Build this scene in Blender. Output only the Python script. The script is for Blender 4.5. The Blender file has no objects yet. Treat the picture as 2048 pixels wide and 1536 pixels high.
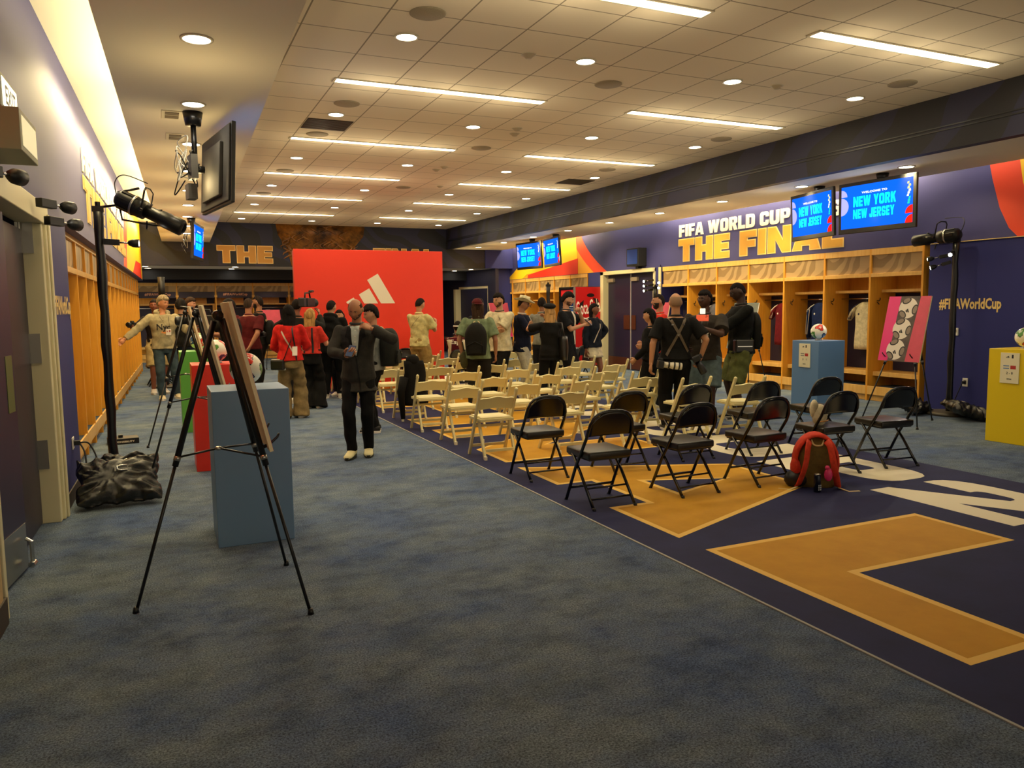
import bpy, math, random
from mathutils import Vector, Matrix, geometry
from mathutils.bvhtree import BVHTree
random.seed(7)
S = bpy.context.scene
COL = S.collection
PI = math.pi
V = Vector

# ---------------------------------------------------------------- camera, world, light level
cam_d = bpy.data.cameras.new('camera'); cam = bpy.data.objects.new('camera', cam_d); COL.objects.link(cam)
cam_d.sensor_fit = 'HORIZONTAL'; cam_d.sensor_width = 36.0; cam_d.lens = 36.0*1548.0/2048.0
cam_d.clip_start = 0.05; cam_d.clip_end = 100
cam.matrix_world = Matrix(((0.91002679819539, 0.05197774967919521, -0.41127793534851065, 0),
                           (-0.41438406212170814, 0.08603736883035466, -0.9060261697237347, 0),
                           (-0.011707930037333746, 0.9949351158256684, 0.09983506233385372, 1.6), (0, 0, 0, 1)))
S.camera = cam
w = bpy.data.worlds.new('world'); S.world = w; w.use_nodes = True
w.node_tree.nodes['Background'].inputs[0].default_value = (1.0, 0.82, 0.55, 1)
w.node_tree.nodes['Background'].inputs[1].default_value = 0.45  # faint warm background, added as fill to lift the dark ceiling
S.view_settings.view_transform = 'Standard'; S.view_settings.look = 'None'
S.view_settings.exposure = 1.0; S.view_settings.gamma = 1.0; S.view_settings.use_curve_mapping = False
WARM = (1.0, 0.80, 0.47); NEUT = (1.0, 0.84, 0.55)
FILL_P = 2.6  # power of each added fill lamp below the strips
STRIP_E, COVE_P, SPOT_P = 10.0, 8.0, 24.0

# ---------------------------------------------------------------- materials
def lin(c):
    if isinstance(c, str):
        c = [int(c[i:i+2], 16)/255 for i in (0, 2, 4)]
    return tuple(((x/12.92) if x <= .04045 else ((x+.055)/1.055)**2.4) for x in c) + (1,)
MATS = {}
def M(name, col='808080', rough=.6, metal=0, emit=0, kind=None, col2=None, scale=8, bump=0, spec=.5, ecol=None, alpha=1, trans=0, amount=1.0, stretch=(1, 1, 1)):
    if name in MATS: return MATS[name]
    m = bpy.data.materials.new(name); m.use_nodes = True; MATS[name] = m
    nt = m.node_tree; b = nt.nodes['Principled BSDF']; L = nt.links.new
    b.inputs['Base Color'].default_value = lin(col); b.inputs['Roughness'].default_value = rough
    b.inputs['Metallic'].default_value = metal; b.inputs['Specular IOR Level'].default_value = spec
    if trans: b.inputs['Transmission Weight'].default_value = trans
    if emit:
        b.inputs['Emission Color'].default_value = lin(ecol or col) if isinstance(ecol or col, str) else tuple(ecol)+(1,)
        b.inputs['Emission Strength'].default_value = emit
    if kind:
        tc = nt.nodes.new('ShaderNodeTexCoord'); mp = nt.nodes.new('ShaderNodeMapping'); L(tc.outputs['Object'], mp.inputs[0])
        mp.inputs['Scale'].default_value = stretch
        rp = nt.nodes.new('ShaderNodeValToRGB'); mx = None
        rp.color_ramp.elements[0].color = lin(col); rp.color_ramp.elements[1].color = lin(col2 or col)
        if kind == 'noise':
            n = nt.nodes.new('ShaderNodeTexNoise'); n.inputs['Scale'].default_value = scale; n.inputs['Detail'].default_value = 8; n.inputs['Roughness'].default_value = .65
            L(mp.outputs[0], n.inputs[0]); L(n.outputs[0], rp.inputs[0]); rp.color_ramp.elements[0].position = .35; rp.color_ramp.elements[1].position = .65; src = n.outputs[0]
        elif kind == 'wood':
            n = nt.nodes.new('ShaderNodeTexNoise'); n.inputs['Scale'].default_value = scale; n.inputs['Detail'].default_value = 10; n.inputs['Roughness'].default_value = .6; n.inputs['Distortion'].default_value = .4
            mp.inputs['Scale'].default_value = (9, 9, .7); L(mp.outputs[0], n.inputs[0]); L(n.outputs[0], rp.inputs[0]); rp.color_ramp.elements[0].position = .3; rp.color_ramp.elements[1].position = .7; src = n.outputs[0]
        elif kind == 'shapes':
            n = nt.nodes.new('ShaderNodeTexVoronoi'); n.inputs['Scale'].default_value = scale; n.feature = 'DISTANCE_TO_EDGE'
            wv = nt.nodes.new('ShaderNodeTexWave'); wv.inputs['Scale'].default_value = scale*.6; wv.inputs['Distortion'].default_value = 5; wv.inputs['Detail'].default_value = 0; wv.inputs['Detail Scale'].default_value = .5
            L(mp.outputs[0], wv.inputs[0]); wv.bands_direction = 'DIAGONAL'; wv.inputs['Scale'].default_value = scale*.5; wv.inputs['Distortion'].default_value = 9; wv.inputs['Detail'].default_value = 1; wv.inputs['Detail Scale'].default_value = 1.1; L(wv.outputs[1], rp.inputs[0]); rp.color_ramp.interpolation = 'CONSTANT'; rp.color_ramp.elements[1].position = .52; src = wv.outputs[1]
        L(rp.outputs[0], b.inputs['Base Color'])
        if bump:
            bp = nt.nodes.new('ShaderNodeBump'); bp.inputs['Strength'].default_value = bump; bp.inputs['Distance'].default_value = .02; L(src, bp.inputs['Height']); L(bp.outputs[0], b.inputs['Normal'])
    return m
def cloth(name, col, rough=.85, dark=.82):
    c = [int(col[i:i+2], 16) for i in (0, 2, 4)]
    d = '%02x%02x%02x' % tuple(int(x*dark) for x in c)
    return M(name, d, rough, kind='noise', col2=col, scale=14, bump=.25, spec=.2)

def carpet():
    m = bpy.data.materials.new('carpet'); m.use_nodes = True; nt = m.node_tree; L = nt.links.new; b = nt.nodes['Principled BSDF']
    tc = nt.nodes.new('ShaderNodeTexCoord')
    def noise(s, st, d=6, r=.6):
        mp = nt.nodes.new('ShaderNodeMapping'); mp.inputs['Scale'].default_value = st; L(tc.outputs['Object'], mp.inputs[0])
        n = nt.nodes.new('ShaderNodeTexNoise'); n.inputs['Scale'].default_value = s; n.inputs['Detail'].default_value = d; n.inputs['Roughness'].default_value = r; L(mp.outputs[0], n.inputs[0]); return n.outputs[0]
    def ramp(src, c0, c1, p0, p1):
        r = nt.nodes.new('ShaderNodeValToRGB'); r.color_ramp.elements[0].color = lin(c0); r.color_ramp.elements[1].color = lin(c1)
        r.color_ramp.elements[0].position = p0; r.color_ramp.elements[1].position = p1; L(src, r.inputs[0]); return r.outputs[0]
    a = ramp(noise(1.1, (1, 1.2, 1), 10, .72), '7188b2', '97a7b2', .37, .60)
    f = ramp(noise(110, (1, 1, 1), 6, .8), '6a6a6a', 'ffffff', .38, .62)
    st = ramp(noise(3.2, (1, 1.3, 1), 9, .75), 'c2c6cc', 'ffffff', .34, .56)
    def mul(x, y):
        k = nt.nodes.new('ShaderNodeMix'); k.data_type = 'RGBA'; k.blend_type = 'MULTIPLY'; k.inputs[0].default_value = 1; L(x, k.inputs[6]); L(y, k.inputs[7]); return k.outputs[2]
    L(mul(mul(a, f), st), b.inputs['Base Color']); b.inputs['Roughness'].default_value = .95; b.inputs['Specular IOR Level'].default_value = .15
    bp = nt.nodes.new('ShaderNodeBump'); bp.inputs['Strength'].default_value = .5; bp.inputs['Distance'].default_value = .01; L(noise(170, (1, 1, 1), 3, .7), bp.inputs['Height']); L(bp.outputs[0], b.inputs['Normal'])
    return m
def ceiling_tiles():
    m = bpy.data.materials.new('ceiling_tile'); m.use_nodes = True; nt = m.node_tree; L = nt.links.new; b = nt.nodes['Principled BSDF']
    tc = nt.nodes.new('ShaderNodeTexCoord'); sx = nt.nodes.new('ShaderNodeSeparateXYZ'); L(tc.outputs['Object'], sx.inputs[0])
    def line(out, off, per, wd):
        def mt(op, a, v):
            k = nt.nodes.new('ShaderNodeMath'); k.operation = op; L(a, k.inputs[0]); k.inputs[1].default_value = v; return k.outputs[0]
        a = mt('DIVIDE', mt('SUBTRACT', out, off-20*per), per); a = mt('FRACT', a, 0); return mt('LESS_THAN', a, wd/per)
    a = line(sx.outputs[0], 1.83, .61, .014); c = line(sx.outputs[1], 5.42-.3, .6, .014)
    mx = nt.nodes.new('ShaderNodeMath'); mx.operation = 'MAXIMUM'; L(a, mx.inputs[0]); L(c, mx.inputs[1])
    k = nt.nodes.new('ShaderNodeMix'); k.data_type = 'RGBA'; k.inputs[6].default_value = lin('e9dcc2'); k.inputs[7].default_value = lin('9a8d78'); L(mx.outputs[0], k.inputs[0]); L(k.outputs[2], b.inputs['Base Color'])
    b.inputs['Roughness'].default_value = .9; b.inputs['Specular IOR Level'].default_value = .1
    return m

# ---------------------------------------------------------------- mesh helpers
class MB:
    def __init__(s, T=None): s.v = []; s.f = []; s.m = []; s.T = T
    def add(s, vs, fs, mi=0):
        o = len(s.v); s.v += [(s.T @ V(p)) if s.T else V(p) for p in vs]
        for f in fs: s.f.append([i+o for i in f]); s.m.append(mi)
        return s
    def box(s, x0, x1, y0, y1, z0, z1, mi=0):
        if x0 > x1: x0, x1 = x1, x0
        if y0 > y1: y0, y1 = y1, y0
        vs = [(x, y, z) for z in (z0, z1) for y in (y0, y1) for x in (x0, x1)]
        return s.add(vs, [(0, 2, 3, 1), (4, 5, 7, 6), (0, 1, 5, 4), (2, 6, 7, 3), (0, 4, 6, 2), (1, 3, 7, 5)], mi)
    def rbox(s, c, size, R=None, mi=0):
        R = R or Matrix.Identity(3); hx, hy, hz = [q/2 for q in size]
        vs = [V(c)+R @ V((x, y, z)) for z in (-hz, hz) for y in (-hy, hy) for x in (-hx, hx)]
        return s.add(vs, [(0, 2, 3, 1), (4, 5, 7, 6), (0, 1, 5, 4), (2, 6, 7, 3), (0, 4, 6, 2), (1, 3, 7, 5)], mi)
    def loft(s, rings, mi=0, cap=True, closed=False):
        n = len(rings[0]); vs = [p for r in rings for p in r]; fs = []
        for i in range(len(rings)-1+(1 if closed else 0)):
            j = (i+1) % len(rings)
            for k in range(n): fs.append((i*n+k, i*n+(k+1) % n, j*n+(k+1) % n, j*n+k))
        if cap and not closed: fs += [tuple(range(n))[::-1], tuple(range((len(rings)-1)*n, len(rings)*n))]
        return s.add(vs, fs, mi)
    def tube(s, pts, r, n=8, mi=0, cap=True, flat=1.0, up=None):
        pts = [V(p) for p in pts]; rr = r if isinstance(r, (list, tuple)) else [r]*len(pts); rings = []; a = None
        for i, p in enumerate(pts):
            d = (pts[min(i+1, len(pts)-1)]-pts[max(i-1, 0)])
            if d.length < 1e-9: d = V((0, 0, 1))
            d.normalize()
            if a is None:
                u = V(up) if up else (V((0, 0, 1)) if abs(d.z) < .9 else V((0, 1, 0))); a = (u-d*u.dot(d)).normalized()
            else: a = (a-d*a.dot(d)).normalized()
            b = d.cross(a)
            rings.append([p+(a*math.cos(t)*flat+b*math.sin(t))*rr[i] for t in [2*PI*k/n for k in range(n)]])
        return s.loft(rings, mi, cap)
    def caps(s, a, b, ra, rb, n=12, mi=0):
        a = V(a); b = V(b); d = b-a; l = d.length or 1e-6; d /= l
        pts = [a-d*ra*q for q in (.98, .8, .45)]+[a, b]+[b+d*rb*q for q in (.45, .8, .98)]
        k = [math.sqrt(max(0, 1-q*q)) for q in (.98, .8, .45)]
        return s.tube(pts, [ra*q for q in k]+[ra, rb]+[rb*q for q in k[::-1]], n, mi)
    def sph(s, c, r, n=16, mi=0, R=None):
        r = (r, r, r) if isinstance(r, (int, float)) else r; c = V(c); R = R or Matrix.Identity(3)
        vs = [c+R @ V((0, 0, -r[2]))]; m = n//2
        for i in range(1, m):
            t = PI*i/m-PI/2
            vs += [c+R @ V((r[0]*math.cos(t)*math.cos(2*PI*k/n), r[1]*math.cos(t)*math.sin(2*PI*k/n), r[2]*math.sin(t))) for k in range(n)]
        vs.append(c+R @ V((0, 0, r[2]))); fs = []
        for k in range(n):
            fs.append((0, 1+(k+1) % n, 1+k)); fs.append((len(vs)-1, 1+(m-2)*n+k, 1+(m-2)*n+(k+1) % n))
            for i in range(m-2): fs.append((1+i*n+k, 1+i*n+(k+1) % n, 1+(i+1)*n+(k+1) % n, 1+(i+1)*n+k))
        return s.add(vs, fs, mi)
    def lathe(s, prof, c=(0, 0, 0), n=24, mi=0, R=None):
        c = V(c); R = R or Matrix.Identity(3)
        return s.loft([[c+R @ V((r*math.cos(2*PI*k/n), r*math.sin(2*PI*k/n), z)) for k in range(n)] for r, z in prof], mi, cap=prof[0][0] < .01, closed=prof[0][0] >= .01)
    def poly(s, loops, F, d0=0, d1=.002, mi=0):
        """extruded flat polygon (2D loops, first outer, rest holes) in frame F (x right, y up, z out)"""
        L3 = [[V((p[0], p[1], 0)) for p in l] for l in loops]; tr = geometry.tessellate_polygon(L3)
        flat = [p for l in L3 for p in l]; n = len(flat)
        vs = [F @ V((p.x, p.y, d1)) for p in flat]+[F @ V((p.x, p.y, d0)) for p in flat]
        fs = []
        for t in tr:
            a, b, c = [flat[i] for i in t]
            if (b-a).cross(c-a).z < 0: t = t[::-1]
            fs.append(tuple(t)); fs.append(tuple(i+n for i in t[::-1]))
        o = 0
        for l in L3:
            k = len(l); A = sum(l[i].x*l[(i+1) % k].y-l[(i+1) % k].x*l[i].y for i in range(k)); sg = (A > 0) == (l is L3[0])
            for i in range(k):
                j = (i+1) % k; q = (o+i, o+i+n, o+j+n, o+j); fs.append(q if sg else q[::-1])
            o += k
        return s.add(vs, fs, mi)
    def build(s, name, mats, parent=None, smooth=False, bevel=0, at=None, rz=0, subd=0):
        me = bpy.data.meshes.new(name); me.from_pydata([tuple(p) for p in s.v], [], s.f)
        for m in (mats if isinstance(mats, (list, tuple)) else [mats]): me.materials.append(m)
        if len(me.materials) > 1: me.polygons.foreach_set('material_index', s.m)
        me.validate()
        if smooth: me.polygons.foreach_set('use_smooth', [True]*len(me.polygons))
        me.update(); o = bpy.data.objects.new(name, me); COL.objects.link(o)
        if smooth == 'auto': me.polygons.foreach_set('use_smooth', [False]*len(me.polygons))
        if at is not None: o.location = at
        if rz: o.rotation_euler = (0, 0, rz)
        if parent: o.parent = parent
        if bevel:
            md = o.modifiers.new('b', 'BEVEL'); md.width = bevel; md.segments = 2; md.limit_method = 'ANGLE'; md.angle_limit = .6
        if subd: md = o.modifiers.new('s', 'SUBSURF'); md.levels = subd; md.render_levels = subd
        return o
def thing(name, label, cat, loc=(0, 0, 0), rz=0, group=None):
    o = bpy.data.objects.new(name, None); COL.objects.link(o); o.location = loc; o.rotation_euler = (0, 0, rz); o.empty_display_size = .1
    return tag(o, label, cat, group)
def tag(o, label, cat, group=None):
    o['label'] = label; o['category'] = cat
    if group: o['group'] = group
    return o
def struct(o): o['kind'] = 'structure'; return o
def kids(o): return [c for c in bpy.data.objects if c.parent == o]
def dup(root, loc, rz=0, label=None, group=None):
    def cp(o, par):
        c = o.copy(); COL.objects.link(c)
        if par: c.parent = par
        for k in KID[o.name]: cp(k, c)
        return c
    if root.name not in KID:
        def reg(o): KID[o.name] = kids(o); [reg(k) for k in KID[o.name]]
        reg(root)
    r = cp(root, None); r.location = loc; r.rotation_euler = (0, 0, rz)
    if label: r['label'] = label
    if group: r['group'] = group
    return r
KID = {}
def frame(o, right, up):
    r = V(right).normalized(); u = V(up).normalized(); n = r.cross(u)
    return Matrix(((r.x, u.x, n.x, o[0]), (r.y, u.y, n.y, o[1]), (r.z, u.z, n.z, o[2]), (0, 0, 0, 1)))
ORD = ['first', 'second', 'third', 'fourth', 'fifth', 'sixth', 'seventh', 'eighth', 'ninth', 'tenth', 'eleventh', 'twelfth', 'thirteenth', 'fourteenth', 'fifteenth']

# ---------------------------------------------------------------- heavy block lettering
GL = {
'T': (7, ['0,10 7,10 7,7.4 4.8,7.4 4.8,0 2.2,0 2.2,7.4 0,7.4']), 'H': (7.4, ['0,0 2.6,0 2.6,3.7 4.8,3.7 4.8,0 7.4,0 7.4,10 4.8,10 4.8,6.3 2.6,6.3 2.6,10 0,10']),
'E': (6, ['0,0 6,0 6,2.4 2.6,2.4 2.6,3.9 5.6,3.9 5.6,6.1 2.6,6.1 2.6,7.6 6,7.6 6,10 0,10']), 'F': (6, ['0,0 2.6,0 2.6,3.6 5.6,3.6 5.6,6 2.6,6 2.6,7.6 6,7.6 6,10 0,10']),
'I': (2.6, ['0,0 2.6,0 2.6,10 0,10']), 'N': (7.6, ['0,0 2.4,0 2.4,5.6 5,0 7.6,0 7.6,10 5.2,10 5.2,4.4 2.6,10 0,10']),
'A': (8.4, ['0,0 2.7,0 2.7,1.8 5.5,1.8 5.5,0 8.4,0 5.9,10 2.6,10', '3.4,4 5,4 4.2,7.6']), 'L': (5.8, ['0,0 5.8,0 5.8,2.7 2.4,2.7 2.4,10 0,10']),
'W': (11, ['2,0 4.6,0 5.5,5.2 6.4,0 9,0 11,10 8.4,10 7.6,4.4 6.7,10 4.3,10 3.4,4.4 2.6,10 0,10']),
'O': (7.4, ['2.2,0 5.2,0 7.4,2.2 7.4,7.8 5.2,10 2.2,10 0,7.8 0,2.2', '2.6,3.2 2.6,6.8 3.4,7.6 4,7.6 4.8,6.8 4.8,3.2 4,2.4 3.4,2.4']),
'R': (7.4, ['0,0 2.6,0 2.6,3.4 3.2,3.4 4.6,0 7.4,0 5.8,3.9 7.2,5.3 7.2,8 5.2,10 0,10', '2.6,5.6 4,5.6 4.4,6 4.4,7.4 4,7.8 2.6,7.8']),
'P': (7.2, ['0,0 2.6,0 2.6,3.2 5,3.2 7.2,5.4 7.2,7.8 5,10 0,10', '2.6,5.4 4,5.4 4.5,5.9 4.5,7.3 4,7.8 2.6,7.8']),
'D': (7.4, ['0,0 5,0 7.4,2.4 7.4,7.6 5,10 0,10', '2.6,2.4 4.2,2.4 4.8,3 4.8,7 4.2,7.6 2.6,7.6']),
'C': (7.2, ['2.2,0 5,0 7.2,2.2 7.2,3.9 4.7,3.9 4.7,3.2 3.9,2.4 3.4,2.4 2.7,3.1 2.7,6.9 3.4,7.6 4,7.6 4.7,6.9 4.7,6.3 7.2,6.3 7.2,7.8 5,10 2.2,10 0,7.8 0,2.2']),
'U': (7.4, ['2.2,0 5.2,0 7.4,2.2 7.4,10 4.8,10 4.8,3.2 4,2.4 3.4,2.4 2.6,3.2 2.6,10 0,10 0,2.2']),
'2': (7, ['0,0 7,0 7,2.4 3.6,2.4 7,5.8 7,7.8 4.8,10 2.2,10 0,7.8 0,6.6 2.5,6.6 2.5,7.1 3.1,7.7 3.8,7.7 4.4,7.1 4.4,6.6 0,2.2']),
'6': (7.2, ['2.2,0 5,0 7.2,2.2 7.2,4.4 5.5,6.1 2.6,6.1 2.6,7.1 3.2,7.7 4,7.7 4.6,7.1 4.6,6.8 7.1,6.8 7.1,7.9 5,10 2.2,10 0,7.8 0,2.2', '2.6,2.8 2.6,4 4.2,4 4.7,3.5 4.7,2.8 4.2,2.3 3.1,2.3']),
'M': (9, ['0,0 2.4,0 2.4,5 4.5,1.5 6.6,5 6.6,0 9,0 9,10 6.8,10 4.5,6 2.2,10 0,10']), 'Y': (7.4, ['2.4,0 5,0 5,4 7.4,10 4.8,10 3.7,6.6 2.6,10 0,10 2.4,4']),
'K': (7.4, ['0,0 2.6,0 2.6,3.4 3.2,4.2 4.6,0 7.4,0 5,6.2 7.2,10 4.5,10 2.6,6.6 2.6,10 0,10']), 'J': (6, ['1.8,0 4.2,0 6,1.8 6,10 3.4,10 3.4,2.4 2.4,2.4 2.4,3.8 0,3.8 0,1.8']),
'S': (7, ['0,2 2,0 5,0 7,2 7,4.2 5.2,6 2.5,6 2.5,7.2 3,7.7 4,7.7 4.5,7.2 4.5,6.9 7,6.9 7,8 5,10 2,10 0,8 0,5.8 1.8,4 4.5,4 4.5,2.8 4,2.3 3,2.3 2.5,2.8 2.5,3.3 0,3.3']),
}
GL['0'] = GL['O']
def rounded(l):
    n = len(l); out = []
    for i in range(n):
        a = l[i]; b = l[(i+1) % n]; z = l[i-1]; out.append(a); dx = b[0]-a[0]; dy = b[1]-a[1]
        if abs(abs(dx)-abs(dy)) < .01 and .35 < abs(dx) < 2.6:
            c = (b[0], a[1]) if abs(a[1]-z[1]) < 1e-6 else (a[0], b[1])
            for t in (.25, .5, .75):
                cx = .12*((a[0]+b[0])/2)+.88*c[0]; cy = .12*((a[1]+b[1])/2)+.88*c[1]
                out.append(((1-t)**2*a[0]+2*t*(1-t)*cx+t*t*b[0], (1-t)**2*a[1]+2*t*(1-t)*cy+t*t*b[1]))
    return out
def offset(l, d):
    n = len(l); A = sum(l[i][0]*l[(i+1) % n][1]-l[(i+1) % n][0]*l[i][1] for i in range(n)); sg = 1 if A > 0 else -1; out = []
    for i in range(n):
        p = V(l[i-1]); q = V(l[i]); r = V(l[(i+1) % n]); a = (q-p); b = (r-q)
        if a.length < 1e-6 or b.length < 1e-6: out.append(l[i]); continue
        a.normalize(); b.normalize(); na = V((a.y, -a.x))*sg; nb = V((b.y, -b.x))*sg; m = na+nb
        k = max(.5, m.length_squared/2); m = m/k if m.length > 1e-6 else na
        out.append((q.x+m.x*d, q.y+m.y*d))
    return out
def word_w(t, gap=.9): return sum((GL[c][0] if c != ' ' else 2.6)+gap for c in t)-gap
def word(t, h, width, gap=.9):
    """list of glyphs, each a list of loops, scaled to height h and total width"""
    sx = width/word_w(t, gap); sy = h/10; x = 0; out = []
    for c in t:
        if c != ' ':
            out.append((c, [[((px+x)*sx, py*sy) for px, py in (rounded([tuple(map(float, q.split(','))) for q in lp.split()]))] for lp in GL[c][1]]))
        x += (GL[c][0] if c != ' ' else 2.6)+gap
    return out
def put_word(mb, t, F, h, width, d0=0, d1=.004, mi=0, grow=0):
    for c, loops in word(t, h, width):
        mb.poly([offset(loops[0], grow)]+[offset(l, -grow) for l in loops[1:]] if grow else loops, F, d0, d1, mi)
def dgraph(sc):
    with bpy.context.temp_override(scene=sc, view_layer=sc.view_layers[0]): return bpy.context.evaluated_depsgraph_get()
TXT = {}
def text_geo(t, bold=0):
    if (t, bold) in TXT: return TXT[(t, bold)]
    cu = bpy.data.curves.new('t', 'FONT'); cu.body = t; cu.size = 1; cu.offset = bold; cu.resolution_u = 2; cu.fill_mode = 'FRONT'
    o = bpy.data.objects.new('t', cu); ts = bpy.data.scenes.new('t'); ts.collection.objects.link(o); dg = dgraph(ts); me = bpy.data.meshes.new_from_object(o.evaluated_get(dg))
    vs = [v.co.copy() for v in me.vertices]; fs = [tuple(p.vertices) for p in me.polygons]
    bpy.data.objects.remove(o); bpy.data.scenes.remove(ts); bpy.data.curves.remove(cu); bpy.data.meshes.remove(me)
    x0 = min(v.x for v in vs); x1 = max(v.x for v in vs); y0 = min(v.y for v in vs); y1 = max(v.y for v in vs)
    vs = [((v.x-x0)/(x1-x0), (v.y-y0)/(y1-y0)) for v in vs]; TXT[(t, bold)] = (vs, fs); return vs, fs
def put_text(mb, t, F, w_, h_, off=.002, mi=0, bold=.02):
    vs, fs = text_geo(t, bold); mb.add([F @ V((x*w_, y*h_, off)) for x, y in vs], fs, mi)
# ================================================================ THE ROOM
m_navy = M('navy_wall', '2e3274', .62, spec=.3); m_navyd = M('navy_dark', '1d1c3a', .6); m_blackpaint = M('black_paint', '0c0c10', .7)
m_upper = M('wall_graphic_purple', '3f3f78', .55, spec=.4)
m_wh = M('white_paint', 'ece5d4', .8, spec=.2); m_cream = M('cream_trim', 'd9d0a8', .45)
m_wood = M('maple_wood', 'd8942a', .38, kind='wood', col2='eaa83a', scale=2.2, bump=.05)
m_woodl = M('maple_edge', 'd9a450', .4, kind='wood', col2='e8bb6a', scale=2.2)
m_black = M('black_metal', '0b0b0b', .35, spec=.6); m_blackp = M('black_plastic', '141414', .45); m_steel = M('steel', 'b8b4aa', .3, 1)
m_chrome = M('chrome', 'd0d0d0', .15, 1); m_dkbrown = M('baseboard_rubber', '3a2c22', .6)
m_frieze = M('frieze_print', '967a50', .5, kind='shapes', col2='b89a6c', scale=4)
m_hdr = M('header_print', '101018', .6, kind='shapes', col2='1a1b38', scale=1.3)
m_gold = M('gold_print', 'e0a838', .5, kind='noise', col2='d29a34', scale=1.2); m_goldl = M('gold_edge', 'f0cf80', .5); m_white = M('white_print', 'efe9d6', .5)
m_or = M('orange_print', 'e8431c', .55); m_ye = M('yellow_print', 'f2c413', .55); m_am = M('amber_print', 'e09a20', .55); m_red = M('red_print', 'd82a10', .55)
m_cable = M('black_cable', '101010', .5); m_wcable = M('white_cable', 'c9c6ba', .5)

XL = -0.945; TL = Matrix.Translation((XL, 0, 0)) @ Matrix.Rotation(-math.atan(.0265), 4, 'Z')   # left side frame: local x out of the wall, y along it
TH = Matrix.Translation((8.645, 0, 0)) @ Matrix.Rotation(math.atan(.017), 4, 'Z')               # right header frame
def SB(name, boxes, mat, T=None, bevel=0):
    m = MB(T)
    for b in boxes: m.box(*b)
    return struct(m.build(name, mat, bevel=bevel))
fl = SB('floor', [(-4, 14, -4, 28, -.1, 0)], carpet())
SB('ceiling', [(-1.6, 11.3, -4, 23.2, 4.0, 4.12)], ceiling_tiles())
# left soffit with a light cove between it and the wall
SB('ceiling_soffit_left', [(.52, 1.72, -4, 23.0, 3.44, 3.999)], m_wh, TL)
SB('ceiling_cove_left', [(-.05, .52, -4, 23.0, 3.93, 3.999)], m_wh, TL)
# left wall: upper band, pier by the door, wall under the band between door and lockers
SB('wall_left', [(-.12, 0, -4, 23.2, 2.40, 3.999), (-.12, 0, 6.93, 8.05, 0, 2.40), (-.12, 0, -4, 4.62, 0, 2.40)], m_upper, TL)
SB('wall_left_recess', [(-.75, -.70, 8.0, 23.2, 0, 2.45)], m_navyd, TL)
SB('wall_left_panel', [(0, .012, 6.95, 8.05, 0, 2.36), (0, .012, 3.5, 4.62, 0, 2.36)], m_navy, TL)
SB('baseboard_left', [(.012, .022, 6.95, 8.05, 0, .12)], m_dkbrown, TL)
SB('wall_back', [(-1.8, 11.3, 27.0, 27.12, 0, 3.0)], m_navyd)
SB('wall_back_header', [(-1.7, 10.5, 23.0, 23.18, 2.81, 4.0)], m_hdr)
SB('wall_back_header_side', [(9.55, 10.5, 22.96, 23.0, 2.81, 3.44)], m_navy)
SB('ceiling_alcove', [(-1.8, 11.3, 23.18, 24.9, 2.81, 2.9)], m_wh)
SB('wall_alcove_drop', [(-1.8, 11.3, 24.9, 25.0, 2.50, 2.9), (-1.8, 11.3, 25.0, 27.0, 2.6, 2.7)], m_blackpaint)
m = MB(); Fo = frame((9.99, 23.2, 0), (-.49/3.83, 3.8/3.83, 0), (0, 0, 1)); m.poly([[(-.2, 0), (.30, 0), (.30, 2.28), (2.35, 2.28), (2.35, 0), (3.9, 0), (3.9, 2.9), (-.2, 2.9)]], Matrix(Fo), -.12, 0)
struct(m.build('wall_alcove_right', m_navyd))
SB('wall_back_return', [(9.97, 10.55, 23.2, 23.3, 0, 2.9)], m_navy)
# right: header, soffit and cove, wall
SB('wall_right_header', [(0, .14, -4, 23.2, 3.38, 3.999)], m_hdr, TH)
SB('trim_1', [(-.012, 0, -4, 23.2, 3.60, 3.615), (-.012, 0, -4, 23.2, 3.64, 3.655)], m_black, TH)
m = MB(); m.poly([[(8.74, -4), (10.12, -4), (10.12, 23.1), (8.28, 23.1)]], frame((0, 0, 3.39), (1, 0, 0), (0, 1, 0)), 0, .06); struct(m.build('ceiling_soffit_right', m_wh))
SB('ceiling_cove_right', [(10.05, 10.6, -4, 23.1, 3.93, 3.999), (10.06, 10.12, -4, 23.1, 3.45, 3.93)], m_wh)
SB('wall_right', [(10.5, 10.62, -4, 23.9, 2.45, 4.0)], m_upper)
SB('wall_right_panel', [(10.49, 10.62, -4, 8.02, 0, 2.449), (10.49, 10.62, 14.86, 15.05, 0, 2.449), (10.49, 10.62, 17.32, 18.1, 0, 2.449), (11.16, 11.2, 8.0, 24.2, 0, 2.5), (10.5, 11.2, 24.05, 24.2, 0, 2.5), (10.5, 11.2, 7.97, 8.01, 0, 2.5), (10.5, 11.2, 14.82, 14.86, 0, 2.5), (10.5, 11.2, 18.08, 18.12, 0, 2.5)], m_navy)
SB('trim_2', [(10.46, 10.49, 14.80, 14.87, 0, 2.449)], m_cream)
SB('trim_3', [(10.46, 10.49, -4, 8.0, 2.44, 2.45)], m_goldl)

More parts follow.
